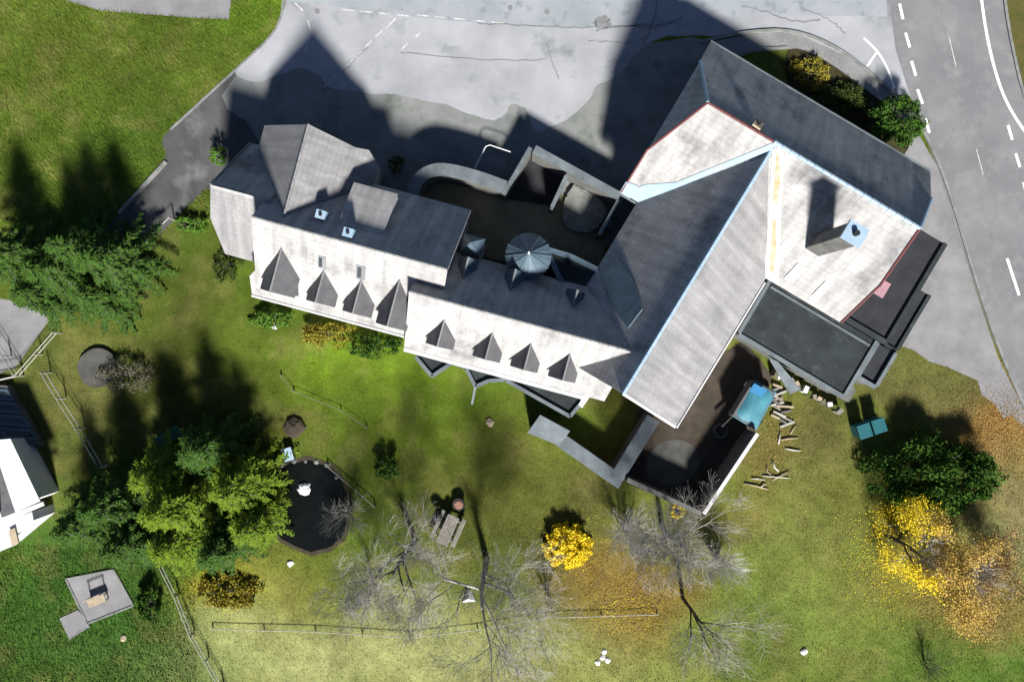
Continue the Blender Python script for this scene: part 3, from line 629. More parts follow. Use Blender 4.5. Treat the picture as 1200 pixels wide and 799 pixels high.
wall_run('yard_wall', [(735,562),(822,602)], 1.7, .2, 'dark stone wall closing the garden end of the gravel yard', cop='stone')
wall_run('curved_wall', [(482,240),(486,214),(500,201),(520,197),(560,207),(592,219)], 2.2, .62, 'low curving wall with broad bluish coping in shaded court', it=2)
ct = thing('walled_store', P(650, 225, 0), 'roofless walled store with one cross partition in the shaded court', 'wall')
Q = [(622,173),(727,231),(702,276),(588,232)]
for a, b, wd in (((588,232),(622,173),.18),((622,173),(727,231),.42),((727,231),(702,276),.14),((645,247),(664,206),.16)):
    pa, pb = P(*a, 1.9), P(*b, 1.9); e = (pb - pa).normalized() * .22
    MB().beam(pa + e, pb - e * .1, wd, 1.9).build('wall_section', M['stone'], ct)
    MB().beam(pa + e + Vector((0, 0, .07)), pb - e * .1 + Vector((0, 0, .07)), wd + .06, .068).build('coping', M['coping'], ct)
MB().prism([P(x, y, .4) for x, y in ((624,180),(664,203),(648,240),(594,232))], .02, .1).build('floor_slab', M['bitumen2'], ct)
mh = MB().prism([P(x, y, 1.2) for x, y in wiggle([(674,212),(720,237),(702,268),(676,270),(658,258),(662,232),(674,212)], 2)[:-1]], .02, .3)
mh.build('gravel_bed', M['kerb'], ct)
wb = thing('water_butt', P(711, 265, 0), 'small round grey water butt beside the walled store', 'barrel')
MB().tube([P(711,265,0), Vector((*P(711,265,0).xy, .9))], [.24, .26], 14).build('tub', M['coping'], wb)
MB().tube([Vector((*P(711,265,0).xy, .9)), Vector((*P(711,265,0).xy, .95))], [.28, .28], 14).build('lid', M['lead'], wb)
rl = thing('handrail', P(575, 190, 0), 'thin pale metal handrail standing on the shaded forecourt', 'railing')
RP = [(556,198),(569,172),(574,170),(598,178)]
MB().tube([P(x, y, 1) for x, y in RP], [.03] * 4, 6).build('top_rail', M['white'], rl)
for x, y in (RP[0], (567,175), RP[3]): MB().tube([P(x, y, 1), P(x, y, 1) - Vector((0, 0, 1))], [.025, .025], 5).build('post', M['white'], rl)
sh = thing('garden_shed', P(645, 502, 0), 'small grey lead roofed shed between veranda and low court wall', 'shed')
MB().slab([P(633,486,2.2), P(668,505,2.2), P(655,522,1.9), P(618,507,1.9)], .1).build('roof', M['coping'], sh)
MB().prism([P(635,489,2), P(664,505,2), P(653,519,2), P(622,506,2)], 0, 1.8).build('wall', M['wood'], sh)
# white building at the left edge
wh = thing('white_outbuilding', P(10, 575, 0), 'white metal roofed outbuilding with one dark roof strip and pale front', 'building')
zq = 2.2
cols = ['white', 'zinc', 'flashw', 'flash']
edges = [[(-70,515),(-40,700)],[(-20,512),(8,606)],[(-2,511),(22,598)],[(12,510),(44,590)],[(27,509),(70,573)]]
top = [(-70,520),(-24,517),(-10,516),(12,514),(14,513)]; bot = [(-60,640),(2,606),(18,600),(47,587),(49,586)]
for i in range(3):
    dz = .01 * i
    MB().slab([P(*top[i], zq + .5 - .1 * i + dz), P(*top[i + 1], zq + .4 - .1 * i), P(*bot[i + 1], zq + .4 - .1 * i), P(*bot[i], zq + .5 - .1 * i + dz)], .08).build('roof_panel', M[['flashw', 'zinc', 'white', 'flash'][i]], wh)
MB().slab([P(-12,560,zq+.54), P(-2,575,zq+.54), P(0,602,zq+.52), P(-16,608,zq+.52)], .02).build('roof_patch', M['zinc'], wh)
MB().prism([P(-68,520,zq - .2), P(8,517,zq - .2), P(43,584,zq - .2), P(-58,634,zq - .2)], 0, zq - .05).build('wall', M['white'], wh)
MB().slab([P(50,588,2.15), P(52,592,2.1), P(0,614,2.1), P(-6,610,2.15)], .15).build('fascia', M['white'], wh)
MB().prism([P(-10,616,2.0), P(36,600,2.0), P(38,610,2.0), P(-10,650,2.0)], 0, 1.9).build('porch', M['flashw'], wh)
MB().slab([P(10,622,2.05), P(17,618,2.05), P(22,636,2.0), P(14,640,2.0)], .1).build('timber_post', M['pale_wood'], wh)

cf_ = thing('cold_frame', P(15, 485, 0), 'low dark glazed cold frame beside the white outbuilding', 'cold frame')
MB().prism([P(-40,448,.5), P(8,452,.5), P(48,522,.5), P(-40,514,.5)], 0, .5).build('base', M['stone'], cf_)
for i in range(4):
    t0, t1 = i / 4 + .02, (i + 1) / 4 - .02; l = lambda t: (8 + 38 * t, 455 + 62 * t)
    (xa, ya), (xb, yb) = l(t0), l(t1)
    o = MB().slab([P(xa - 40, ya - 3, .62), P(xa, ya, .56), P(xb, yb, .56), P(xb - 40, yb - 3, .62)], .04).build('glazed_panel', M['lead'], cf_)
    MB().slab([P(xa - 37, ya, .63), P(xa - 3, ya + 3, .575), P(xb - 4, yb - 3, .575), P(xb - 38, yb - 6, .63)], .008).build('pane', M['glass'], o)
def bench_slats(t, p, ang, n, ln, wd, z, m='wood', nm='slat'):
    u = Vector((math.cos(ang), math.sin(ang), 0)); v = Vector((-u.y, u.x, 0)); sw = wd / n
    for i in range(n):
        c = p + v * (-wd / 2 + sw * (i + .5)); MB().beam(c - u * ln / 2 + Vector((0, 0, z)), c + u * ln / 2 + Vector((0, 0, z)), sw * .86, .04).build(nm, M[m], t)
# picnic table
p0 = P(526, 617, 0); t = thing('picnic_table', p0, 'grey timber picnic table with two benches on the worn lawn', 'table'); an = math.radians(66)
u = Vector((math.cos(an), math.sin(an), 0)); v = Vector((-u.y, u.x, 0))
bench_slats(t, p0, an, 5, 1.75, .72, .75, 'wood', 'tabletop_plank')
for s in (-1, 1): bench_slats(t, p0 + v * s * .66, an, 2, 1.75, .26, .45, 'wood', 'bench_plank')
for s in (-1, 1):
    c = p0 + u * s * .6
    MB().beam(c - v * .78 + Vector((0, 0, .4)), c + v * .78 + Vector((0, 0, .4)), .08, .09).build('cross_beam', M['wood'], t)
    for q in (-1, 1): MB().tube([c + v * q * .62, c + v * q * .22 + Vector((0, 0, .7))], [.05, .05], 4).build('leg', M['wood'], t)
fp = thing('fire_basket', P(527, 604, 0) + Vector((.55, .75, 0)), 'small black fire basket with reddish ash by the picnic table', 'fire pit')
c = ORG[fp]; MB().tube([c, c + Vector((0, 0, .35)), c + Vector((0, 0, .45))], [.25, .38, .36], 12).build('bowl', M['black'], fp)
MB().tube([c + Vector((0, 0, .44)), c + Vector((0, 0, .5))], [.28, .2], 10).build('ash', mat('ash', (.3, .14, .09), (.12, .08, .07), 6, .9), fp)
fp2 = thing('black_kettle', P(514, 602, 0), 'black round kettle barbecue standing at the head of picnic table', 'barbecue')
c = ORG[fp2]; 
for i in range(3):
    a = i * 2.1; MB().tube([c + Vector((math.cos(a) * .25, math.sin(a) * .25, 0)), c + Vector((math.cos(a) * .12, math.sin(a) * .12, .5))], [.02, .02], 5).build('leg', M['black'], fp2)
MB().tube([c + Vector((0, 0, h)) for h in (.45, .55, .72, .82, .88)], [.1, .26, .3, .2, .05], 12).build('bowl', M['black'], fp2, smooth=True)
# paved square with timber box
PQ = [(78,678),(134,667),(157,709),(103,730)]; PS = [(70,724),(92,714),(106,734),(82,749)]
pt = sheet('patio', PQ, .05, M['pave']); 
for a, b in zip(PQ, PQ[1:] + PQ[:1]): MB().beam(P(*a) + Vector((0, 0, .09)), P(*b) + Vector((0, 0, .09)), .1, .09).build('edging', M['kerb'], pt)
sheet('patio_step', PS, .045, M['pave'])
bx = thing('timber_bench', P(118, 701, 0), 'pale new timber bench standing on the small paved square', 'bench')
a_ = math.radians(22); pb = ORG[bx]
bench_slats(bx, pb, a_, 4, 1.05, .42, .45, 'pale_wood', 'seat_slat')
vv = Vector((-math.sin(a_), math.cos(a_), 0)); uu = Vector((math.cos(a_), math.sin(a_), 0))
bench_slats(bx, pb + vv * .3, a_, 1, 1.05, .08, .8, 'pale_wood', 'backrest')
for s in (-1, 1):
    for q in (-1, 1): MB().box(pb + uu * s * .45 + vv * q * .16, .06, .06, .41, a_).build('leg', M['pale_wood'], bx)
    MB().box(pb + uu * s * .45 + vv * .3, .06, .05, .75, a_).build('back_post', M['pale_wood'], bx)
# pond
PO = smooth_px([(333,545),(360,538),(390,548),(406,575),(408,610),(395,640),(360,648),(325,628),(308,595),(316,565)], 2)
PO = [(x + rng.uniform(-1.6, 1.6), y + rng.uniform(-1.6, 1.6)) for i, (x, y) in enumerate(PO)]
sheet('pond_bank', [(358 + (x - 358) * 1.09, 593 + (y - 593) * 1.09) for x, y in PO], .006, M['dark_soil'])
sheet('pond', PO, .012, M['water'])
n = len(PO)
def rock(name, x, y, r, m, label, cat, z=0, group=None, flat_=.6):
    vs = []; fs = []; c = P(x, y, 0) + Vector((0, 0, z)); rr = random.Random(int(x * 7 + y))
    for i in range(4):
        ph = i / 3 * 1.5
        for j in range(8):
            a = j * math.pi / 4; q = r * math.cos(ph * .95) * (.75 + .5 * rr.random()); vs.append(c + Vector((math.cos(a) * q, math.sin(a) * q, r * flat_ * math.sin(ph) * (.85 + .3 * rr.random()))))
    for i in range(3):
        for j in range(8): fs.append((i * 8 + j, i * 8 + (j + 1) % 8, (i + 1) * 8 + (j + 1) % 8, (i + 1) * 8 + j))
    fs.append(tuple(24 + j for j in range(8)))
    return MB().add(vs, fs).build(name, M[m], None, label, cat, group)
for i, (x, y) in enumerate(PO):
    if y < 600 and x < 400 and i % 2 == 0:
        rock('edge_stone', x + rng.uniform(-3, 3), y + rng.uniform(-3, 3), rng.uniform(.09, .2), rng.choice(['kerb', 'stone', 'stone', 'pave']), 'small irregular grey stone on the upper rim of the pond', 'stone', 0, 'stones on the pond rim', .5)
rock('pond_rock', 357, 573, .38, 'white', 'white boulder standing out of the dark pond', 'rock', .005)
rock('white_stone', 340, 660, .2, 'white', 'small white stone on grass below the pond', 'stone')
rock('white_stone', 145, 747, .22, 'pale_wood', 'pale sandy stone lying in bottom lawn by patio', 'stone')
rock('white_stone', 322, 383, .16, 'white', 'small white stone by shrubs below the far wing', 'stone')
rock('white_stone', 942, 763, .22, 'flashw', 'grey white stone alone on the open right lawn', 'stone')
rock('white_stone', 574, 495, .25, 'pale_wood', 'sandy stone on shaded grass below the veranda', 'stone')
rock('compost_heap', 345, 500, .65, 'dark_soil', 'low brown compost heap above the pond', 'heap', flat_=.5)
bb = thing('blue_crate', P(340, 531, 0), 'pale blue lidded crate standing above the pond rim', 'crate')
MB().box(ORG[bb], .5, .7, .4, .3).build('body', M['lead'], bb); MB().box(ORG[bb] + Vector((0, 0, .4)), .55, .75, .05, .3).build('lid', M['flash'], bb)
gt = thing('green_tarp', P(197, 508, 0), 'dark green tarpaulin over a low stack by conifers', 'tarpaulin')
MB().slab([P(178,516,.6), P(205,498,.6), P(216,508,.5), P(190,526,.5)], .12).build('cover', mat('tarp', (.02, .09, .06), (.03, .12, .08), 3, .6), gt)
MB().prism([P(182,516,.3), P(204,501,.3), P(212,508,.3), P(191,522,.3)], 0, .42).build('stack', M['wood'], gt)
wt = thing('white_tent', P(548, 694, 0), 'small white pyramid cloth shelter under the bare tree', 'tent')
c = P(549,698,0); MB().add([c + Vector((-.4, -.35, .05)), c + Vector((.45, -.3, .05)), c + Vector((.1, .4, .05)), c + Vector((0, 0, .5))], [(0, 1, 3), (1, 2, 3), (2, 0, 3), (2, 1, 0)]).build('cloth', M['white'], wt)
MB().tube([c, c + Vector((0, 0, .55))], [.02, .02], 5).build('pole', M['wood'], wt)
rp = thing('round_paving', P(112, 428, 0), 'dark grey sloping round stone slab half hidden by dead shrub', 'slab')
MB().prism([P(x, y, .2) for x, y in smooth_px([(90,420),(112,405),(135,415),(140,440),(112,458),(92,444)], 2)], 0, .2).build('slab', M['gravel2'], rp)
# wheeled container with blue cover
tb = thing('covered_trailer', P(885, 476, 0), 'flatbed trailer with turquoise cover parked in the gravel yard', 'trailer')
tq = [(884,446),(909,460),(886,503),(859,487)]
MB().prism([P(x, y, 1.6) for x, y in tq], .6, 1.5).build('body', M['zinc'], tb)
cv = MB(); N = 7; vs = []
for i in range(N):
    for j in range(N):
        s_, r_ = i / (N - 1), j / (N - 1)
        x = (tq[0][0] * (1 - s_) + tq[1][0] * s_) * (1 - r_) + (tq[3][0] * (1 - s_) + tq[2][0] * s_) * r_
        y = (tq[0][1] * (1 - s_) + tq[1][1] * s_) * (1 - r_) + (tq[3][1] * (1 - s_) + tq[2][1] * s_) * r_
        e = 1 if i in (0, N - 1) or j in (0, N - 1) else 0
        vs.append(P(x + (x - 884) * .04 * e, y + (y - 474) * .04 * e, 1.62 - .18 * e + .1 * math.sin(i * 1.7 + j * .9) * (1 - e) * .5))
cv.add(vs, [(i * N + j, i * N + j + 1, (i + 1) * N + j + 1, (i + 1) * N + j) for i in range(N - 1) for j in range(N - 1)]).build('cover', M['tealm'], tb, smooth=True)
MB().slab([P(884,449,1.8), P(899,457,1.8), P(893,466,1.8), P(878,458,1.8)], .06).build('cover_patch', M['bluep'], tb)
for x, y in ((866,480),(892,496),(880,452),(904,464)):
    c = P(x, y, 1.0).xy.to_3d(); c += Vector((0, 0, .35)); ax = Vector((.86, -.5, 0)) * .12
    wh_ = MB().tube([c - ax, c + ax], [.35, .35], 14).build('wheel', M['black'], tb); MB().tube([c - ax * 1.05, c + ax * 1.05], [.16, .16], 10).build('hub', M['flashw'], wh_)
MB().beam(P(859,487,.8), P(846,500,.8), .1, .1).build('tow_bar', M['black'], tb)
tyre = thing('tyre_ring', P(842, 505, 0), 'dull ring shaped tyre lying on the gravel of the yard', 'tyre')
vs = []; fs = []
for i in range(20):
    for j in range(6):
        a, q = 2 * math.pi * i / 20, 2 * math.pi * j / 6; r = .38 + .1 * math.cos(q); vs.append(P(844,505,0) + Vector((r * math.cos(a), r * math.sin(a), .1 + .09 * math.sin(q))))
for i in range(20):
    for j in range(6): fs.append((i * 6 + j, (i + 1) % 20 * 6 + j, (i + 1) % 20 * 6 + (j + 1) % 6, i * 6 + (j + 1) % 6))
MB().add(vs, fs).build('tread', M['gravel2'], tyre)
# two teal bins
for x, y, lab in ((1014,505,'teal wheeled bin nearer the gravel yard by black roof'),(1031,499,'teal wheeled bin nearer the road by black roof')):
    t = thing('wheeled_bin', P(x, y, 0), lab, 'bin', 'teal bins below the flat roof'); c = P(x, y, 1.05).xy.to_3d(); rz = math.radians(18)
    MB().box(c, .68, .72, .95, rz).build('body', M['bin'], t, bevel=.03); MB().box(c + Vector((0, 0, .95)), .76, .82, .08, rz).build('lid', M['bin'], t, bevel=.02)
    for s in (-1, 1): MB().tube([c + Vector((s * .34 - .05, .3, .1)), c + Vector((s * .34 + .05, .3, .1))], [.1, .1], 8).build('wheel', M['black'], t)
    MB().tube([c + Vector((-.3, .42, .92)), c + Vector((.3, .48, .92))], [.025, .025], 5).build('handle', M['bin'], t)
# cut branches and timber by the yard
for i, (x0, y0, x1, y1) in enumerate([(872,566,900,573),(893,557,925,560),(898,545,903,556),(905,540,912,552),(915,515,935,513),(920,525,938,528),(905,562,925,552),(880,560,896,562),(890,571,898,567),(912,520,914,505),(926,508,934,498)]):
    a, b = P(x0, y0), P(x1, y1); mid = (a + b) / 2 + Vector((rng.uniform(-.1, .1), rng.uniform(-.1, .1), .1)); r = .035 + .03 * rng.random()
    MB().tube([a + Vector((0, 0, .05)), mid, b + Vector((0, 0, .06))], [r, r * .8, r * .5], 6).build('cut_branch', M['twig2'] if i % 2 else M['pale_wood'], None, ('peeled yellowish', 'grey bark')[i % 2 == 1] + ' cut branch lying in the scrap heap outside the yard wall', 'branch', 'cut branches outside the yard wall', smooth=True)
for i in range(16):
    x, y = rng.uniform(900, 915) + i * .6 , 452 + i * 3.0; c = P(x, y)
    MB().box(c, .5 + .5 * rng.random(), .12, .1 + .12 * rng.random(), rng.uniform(-.6, .4)).build('timber_offcut', M[('pale_wood', 'wood', 'stone', 'wire')[i % 4]], None, ('pale yellow', 'weathered brown', 'dark grey', 'pale grey')[i % 4] + ' offcut in the heap behind the covered trailer', 'timber', 'timber offcuts behind the trailer')
for i in range(14):
    x = 906 + i * 5.6; y = 437 + i * 3.2 + rng.uniform(-1, 2); c = P(x, y)
    MB().box(c, .2 + .25 * rng.random(), .25, .3 + .4 * rng.random(), rng.uniform(0, 1.5)).build('storage_box', M[('greygreen', 'white', 'hedge', 'wood', 'pale_wood')[i % 5]], None, ('dull grey green', 'small white', 'dark green', 'weathered wooden', 'pale timber')[i % 5] + ' box stored along the foot of flat roofed wall', 'box', 'boxes along the flat roofed wall')
for x, y in ((706,770),(712,773),(700,776),(708,763)): rock('white_stone', x, y, .16, 'white', 'small white stone in the cluster on straw coloured grass', 'stone', group='white stones on the straw grass')

# fences
def fence(pts, label, post_every=2.0, hgt=1.0, wires=2, m='wire', r=.028):
    pw = [P(*p) for p in pts]; t = thing('post_fence', pw[0], label, 'fence')
    for wv in range(wires):
        z = hgt * (.95 - .45 * wv); MB().tube([p + Vector((0, 0, z)) for p in pw], [r] * len(pw), 4).build('rail', M[m], t)
    for a, b in zip(pw[:-1], pw[1:]):
        nn = max(1, int((b - a).length / post_every))
        for i in range(nn):
            p = a + (b - a) * i / nn; MB().tube([p, p + Vector((rng.uniform(-.03, .03), rng.uniform(-.03, .03), hgt))], [.045, .04], 5).build('post', M[m], t)
    p = pw[-1]; MB().tube([p, p + Vector((0, 0, hgt))], [.045, .04], 5).build('post', M[m], t)
    return t
fence([(60,436),(78,466),(100,500),(126,545)], 'pale rail fence running down beside the white outbuilding')
fence([(0,395),(28,440)], 'short pale rail fence at the paved terrace end', 1.2, .9); fence([(-40,455),(28,440),(72,390)], 'pale rail fence along the foot of paved terrace', 1.2, .9)
fence([(190,655),(210,695),(228,740),(262,799),(275,830)], 'weathered fence between green lawn and straw grass', 1.6, .7)
fence([(250,735),(370,738),(480,745),(560,736),(640,722),(770,718)], 'long thin rail fence crossing behind the bare trees', 2.6, .25, 1, 'wire', .02)
fence([(330,440),(345,458),(400,480),(430,500)], 'low wire edging crossing the lawn below the far wing', 1.5, .25, 1, 'wood', .015)
fence([(178,284),(205,258)], 'short pale rail at the end of the drive', 1.2, .8, 1)
fence([(385,545),(420,575),(440,592)], 'low rail edging beside the pond rim', 1.2, .35, 1, 'wood', .03)

# ------------------------------------------------------------------ vegetation
def leaf_quads(pts, size, rs, up=.3):
    n = len(pts); d = rs.normal(size=(n, 3)); d[:, 2] = d[:, 2] * .6 + up; d /= np.linalg.norm(d, axis=1)[:, None]
    a = np.cross(d, rs.normal(size=(n, 3))); a /= np.linalg.norm(a, axis=1)[:, None]; b = np.cross(d, a)
    s = size * rs.uniform(.6, 1.3, (n, 1))
    V = np.stack([pts - a * s, pts + b * s * .55, pts + a * s, pts - b * s * .55], 1).reshape(-1, 3)
    return V, np.arange(4 * n).reshape(n, 4)
def crown_pts(c, rx, ry, rz, n, rs, clumps=40, spread=.2, fill=.45):
    q = rs.normal(size=(clumps, 3)); q /= np.linalg.norm(q, axis=1)[:, None]; q *= (fill + (1 - fill) * rs.random((clumps, 1)) ** .5); q[:, 2] = np.abs(q[:, 2]) * 1.0 - .25 * rs.random(clumps)
    ctr = q * [rx, ry, rz]; idx = rs.integers(0, clumps, n); sp = rs.uniform(.6, 1.4, clumps)[idx][:, None]
    e = rs.normal(size=(n, 3)); e /= np.linalg.norm(e, axis=1)[:, None]; e *= rs.random((n, 1)) ** .4
    p = ctr[idx] + e * sp * spread * np.array([rx, ry, min(rx, rz)])
    p += np.array(c); p[:, 2] = np.maximum(p[:, 2], .04); return p
def shrub(x, y, rx, ry, rz, m, n, lab, cat='shrub', size=.09, name='shrub', seed=1, clumps=40, zc=None, group=None, spread=.24):
    rs = np.random.default_rng(seed); c = P(x, y, 0); t = thing(name, c, lab, cat, group)
    p = crown_pts((c.x, c.y, rz * .35 if zc is None else zc), rx, ry, rz * .65, n, rs, clumps, spread); V, F = leaf_quads(p, size, rs, .9 if m == 'yellow' else .45)
    np_mesh('crown', V, F, M[m], t)
    mb = MB()
    for i in range(6):
        a = i * 1.05; mb.tube([c, c + Vector((math.cos(a) * rx * .3, math.sin(a) * ry * .3, rz * .45)), c + Vector((math.cos(a) * rx * .65, math.sin(a) * ry * .65, rz * .75))], [.05, .035, .015], 5)
    mb.build('trunk', M['bark'], t); return t

def grow(mb, p, dr, ln, r, dep, rs, segs, bend=.22, up=.12, split=3, spread=.6, tips=None):
    pts = [p]; rad = [r]; q = p.copy(); dd = dr.copy()
    n = 4 if dep > 1 else 3
    for i in range(n):
        dd = (dd + Vector(rs.normal(size=3)) * bend * (.25 if r > .08 else .55) + Vector((0, 0, up * .5))).normalized(); q = q + dd * ln / n; pts.append(q.copy()); rad.append(max(.0045, r * (1 - .55 * (i + 1) / n)))
    (mb[0] if dep >= mb[2] else mb[1]).tube(pts, rad, 6 if dep >= mb[2] else 3)
    if dep == 0:
        if tips is not None: tips.append(q.copy())
        return
    for j in range(split + (1 if dep > 1 else 2)):
        t = .35 + .65 * (j + rs.random() * .7) / (split + 1); t = min(t, 1); i = min(int(t * n), n - 1); base = pts[i].lerp(pts[i + 1], min(1, t * n - i))
        a = rs.normal(size=3); nd = (dd * (1 - spread * .35) + Vector(a / np.linalg.norm(a)) * spread).normalized()
        grow(mb, base, nd, ln * rs.uniform(.55, .78), max(.005, rad[i] * .58), dep - 1, rs, segs, bend, up, split, spread, tips)
def bare_tree(x, y, h, r, lab, seed, lean=(0, 0), dep=4, split=3, m='twig', name='bare_tree', spread=.75, group=None, tm='bark', up=.12):
    rs = np.random.default_rng(seed); c = P(x, y, 0); t = thing(name, c, lab, 'tree', group); tips = []
    mb = (MB(), MB(), dep - 1)
    grow(mb, c.copy(), Vector((lean[0], lean[1], 1)).normalized(), h * .45, r, dep, rs, None, .16, up, split, spread, tips)
    mb[0].build('trunk', M[tm], t, smooth=True); mb[1].build('crown', M[m], t); return t, tips
def bare_shrub(x, y, h, sprd, lab, seed, n=26, m='twig2', dep=2, name='bare_shrub', split=3):
    rs = np.random.default_rng(seed); c = P(x, y, 0); t = thing(name, c, lab, 'shrub'); mb = (MB(), MB(), 2)
    for i in range(n):
        a = rs.uniform(0, 6.28); q = rs.uniform(.15, 1) * sprd
        grow(mb, c + Vector((math.cos(a) * .12, math.sin(a) * .12, 0)), Vector((math.cos(a) * q, math.sin(a) * q, h * rs.uniform(.6, 1))).normalized(), h * .55, .022, dep, rs, None, .14, .02, split, .45)
    mb[0].build('stems', M[m], t); mb[1].build('twigs', M[m], t); return t

def conifer(x, y, h, R, m, lab, seed, droop=.25, group=None, dens=1.0):
    rs = np.random.default_rng(seed); c = np.array(P(x, y, 0)); t = thing('conifer', P(x, y, 0), lab, 'tree', group)
    A, B, Wd = [], [], []; mb = MB(); lv = int(h * 3.2)
    for i in range(lv):
        f = (i + .5) / lv; z = .5 + (h - .5) * f; L = R * (1 - f) ** .8 * (.9 + .2 * rs.random()) + .15; nb = int(6 + 3 * (1 - f)); o = rs.uniform(0, 6.28)
        for j in range(nb):
            a = o + 6.283 * j / nb + rs.normal() * .3; l = L * rs.uniform(.5, 1.2); d = np.array([math.cos(a), math.sin(a), 0]); sd = np.array([-d[1], d[0], 0])
            m_ = max(3, int(l / .065 * dens)); ts = np.linspace(.08, 1, m_)
            ctr = c + d * (ts * l)[:, None]; ctr[:, 2] = z - droop * l * ts ** 1.6 + .1 * ts * l
            for s in (-1, 1):
                ln = (.13 + .34 * (1 - ts) ** .8) * (.5 + .5 * min(1, l)) * rs.uniform(.4, 1.35, m_)
                e = ctr + (d * .75 + sd * s * .7 + rs.normal(size=(m_, 3)) * [.28, .28, .12]) * ln[:, None]; e[:, 2] -= ln * .22 + rs.normal(size=m_) * .06
                A.append(ctr); B.append(e); Wd.append(np.full(m_, .034))
            if f < .8: mb.tube([c + [0, 0, z], ctr[m_ // 2], ctr[-1]], [.03, .02, .01], 3)
    A = np.concatenate(A); B = np.concatenate(B); Wd = np.concatenate(Wd)[:, None]; d = B - A; n = len(A)
    s = np.cross(d, [0, 0, 1]); s /= np.linalg.norm(s, axis=1)[:, None] + 1e-6; s += rs.normal(size=(n, 3)) * .25
    V = np.stack([A - s * Wd * .5, A + d * .55 + s * Wd * 1.3, B, A + d * .55 - s * Wd * 1.3], 1).reshape(-1, 3)
    np_mesh('crown', V, np.arange(4 * n).reshape(n, 4), M[m], t)
    mb.tube([c, c + [0, 0, h * .5], c + [0, 0, h]], [.16, .1, .02], 7); mb.build('trunk', M['bark'], t)

G1 = 'conifers by the drive'; G2 = 'conifers beside the pond'
conifer(80, 350, 4.6, 2.2, 'conifer', 'low conifer with boughs spread over the paved terrace corner', 25, .35, G1)
conifer(125, 300, 5.4, 2.3, 'conifer', 'dark conifer standing against the kerb of the drive', 26, .3, G1)
conifer(212, 545, 5.4, 2.3, 'conifer2', 'green conifer between tarpaulin and white outbuilding', 37, .35, G2)
conifer(125, 602, 5.0, 2.1, 'conifer', 'dark conifer touching the porch side of white outbuilding', 38, .3, G2)
conifer(228, 625, 4.8, 2.2, 'conifer2', 'low yellow green conifer at the head of weathered fence', 39, .4, G2)
conifer(312, 605, 4.6, 1.9, 'conifer2', 'small yellow green conifer hanging over the pond water', 40, .4, G2)
conifer(160, 312, 6.0, 2.6, 'conifer', 'tall dark conifer at the lower end of the drive', 21, .3, G1)
conifer(105, 326, 5.6, 2.5, 'conifer', 'conifer standing between tall drive conifer and paved terrace', 22, .35, G1)
conifer(45, 305, 5.5, 2.4, 'conifer', 'conifer at the meadow edge above the paved terrace', 23, .3, G1)
conifer(140, 352, 4.2, 2.0, 'conifer', 'small dark green conifer above the round stone slab', 24, .4, G1)
conifer(300, 560, 5.6, 2.6, 'conifer2', 'yellow green conifer touching the pond rim', 31, .35, G2)
conifer(262, 520, 5.2, 2.3, 'conifer', 'dark conifer beside the dark green tarpaulin', 32, .3, G2)
conifer(235, 578, 6.6, 2.8, 'conifer2', 'broad yellow green conifer in the middle of the pond clump', 33, .4, G2)
conifer(165, 578, 6.0, 2.4, 'conifer', 'dark conifer next to the white outbuilding', 34, .3, G2)
conifer(180, 622, 5.5, 2.2, 'conifer', 'dark conifer behind the small paved square', 35, .3, G2)
conifer(275, 632, 4.5, 1.9, 'conifer', 'small dark conifer below the pond clump', 36, .3, G2)
shrub(1078, 552, 3.7, 2.3, 2.6, 'evergreen', 24000, 'large dark evergreen shrub below the teal bins', seed=41, clumps=90, size=.085, spread=.2, name='evergreen_shrub')
shrub(1040, 148, 1.5, 1.35, 2.2, 'evergreen', 7000, 'round dark green bush at road end of planting bed', seed=42, clumps=50, size=.075)
shrub(985, 118, 1.6, 1.1, .8, 'hedge', 4500, 'low olive ground shrub filling the planting bed', seed=43, clumps=60, size=.07, spread=.2)
shrub(948, 88, 1.2, 1.0, .6, 'olive', 2500, 'low brownish shrub at pointed end of planting bed', seed=44, clumps=40, size=.06)
shrub(664, 638, 1.36, 1.3, 1.3, 'yellow', 16000, 'round bright yellow bush on the lawn between bare trees', seed=45, clumps=260, size=.06, spread=.14, zc=.35)
shrub(793, 597, .45, .45, .9, 'yellow', 700, 'small amber tuft at the corner of yard walls', seed=46, clumps=14, size=.06)
shrub(386, 392, 1.5, .7, 1.0, 'olive', 3000, 'yellowing shrub below the far wing dormers', seed=47, clumps=40, size=.07)
shrub(440, 406, 1.5, .8, 1.1, 'evergreen', 3000, 'dark green shrub at junction of the two wings', seed=48, clumps=40, size=.07)
shrub(320, 374, 1.3, .6, .7, 'bright', 2500, 'bright green shrub at left foot of far wing', seed=49, clumps=40, size=.06)
shrub(262, 186, .55, .55, 1.5, 'bright', 1200, 'small bright green bush at the lower bay corner', seed=50, clumps=20, size=.06)
shrub(225, 264, 1.1, .5, .7, 'bright', 1800, 'bright green shrub strip at the end of drive', seed=51, clumps=30, size=.06)
shrub(268, 310, .8, 1.2, .8, 'hedge', 2000, 'dark hedge plant under the lower bay wall', seed=52, clumps=30, size=.06)
shrub(455, 545, .9, .7, 1.0, 'evergreen', 1800, 'small dark green bush on lawn right of pond', seed=53, clumps=25, size=.07)
shrub(180, 705, .8, 1.0, 1.2, 'evergreen', 2500, 'dark green bush beside the small paved square', seed=54, clumps=30, size=.07)
shrub(270, 692, 1.8, 1.0, .5, 'olive', 5000, 'yellow green low shrub below the pond clump', seed=55, clumps=40, size=.07)
shrub(150, 440, 1.7, 1.1, .9, 'greygreen', 3000, 'grey brown dying shrub beside the round stone slab', seed=56, clumps=50, size=.05)
shrub(465, 195, .5, .5, .9, 'hedge', 900, 'dark bush against the curved wall in shade', seed=57, clumps=20, size=.06)

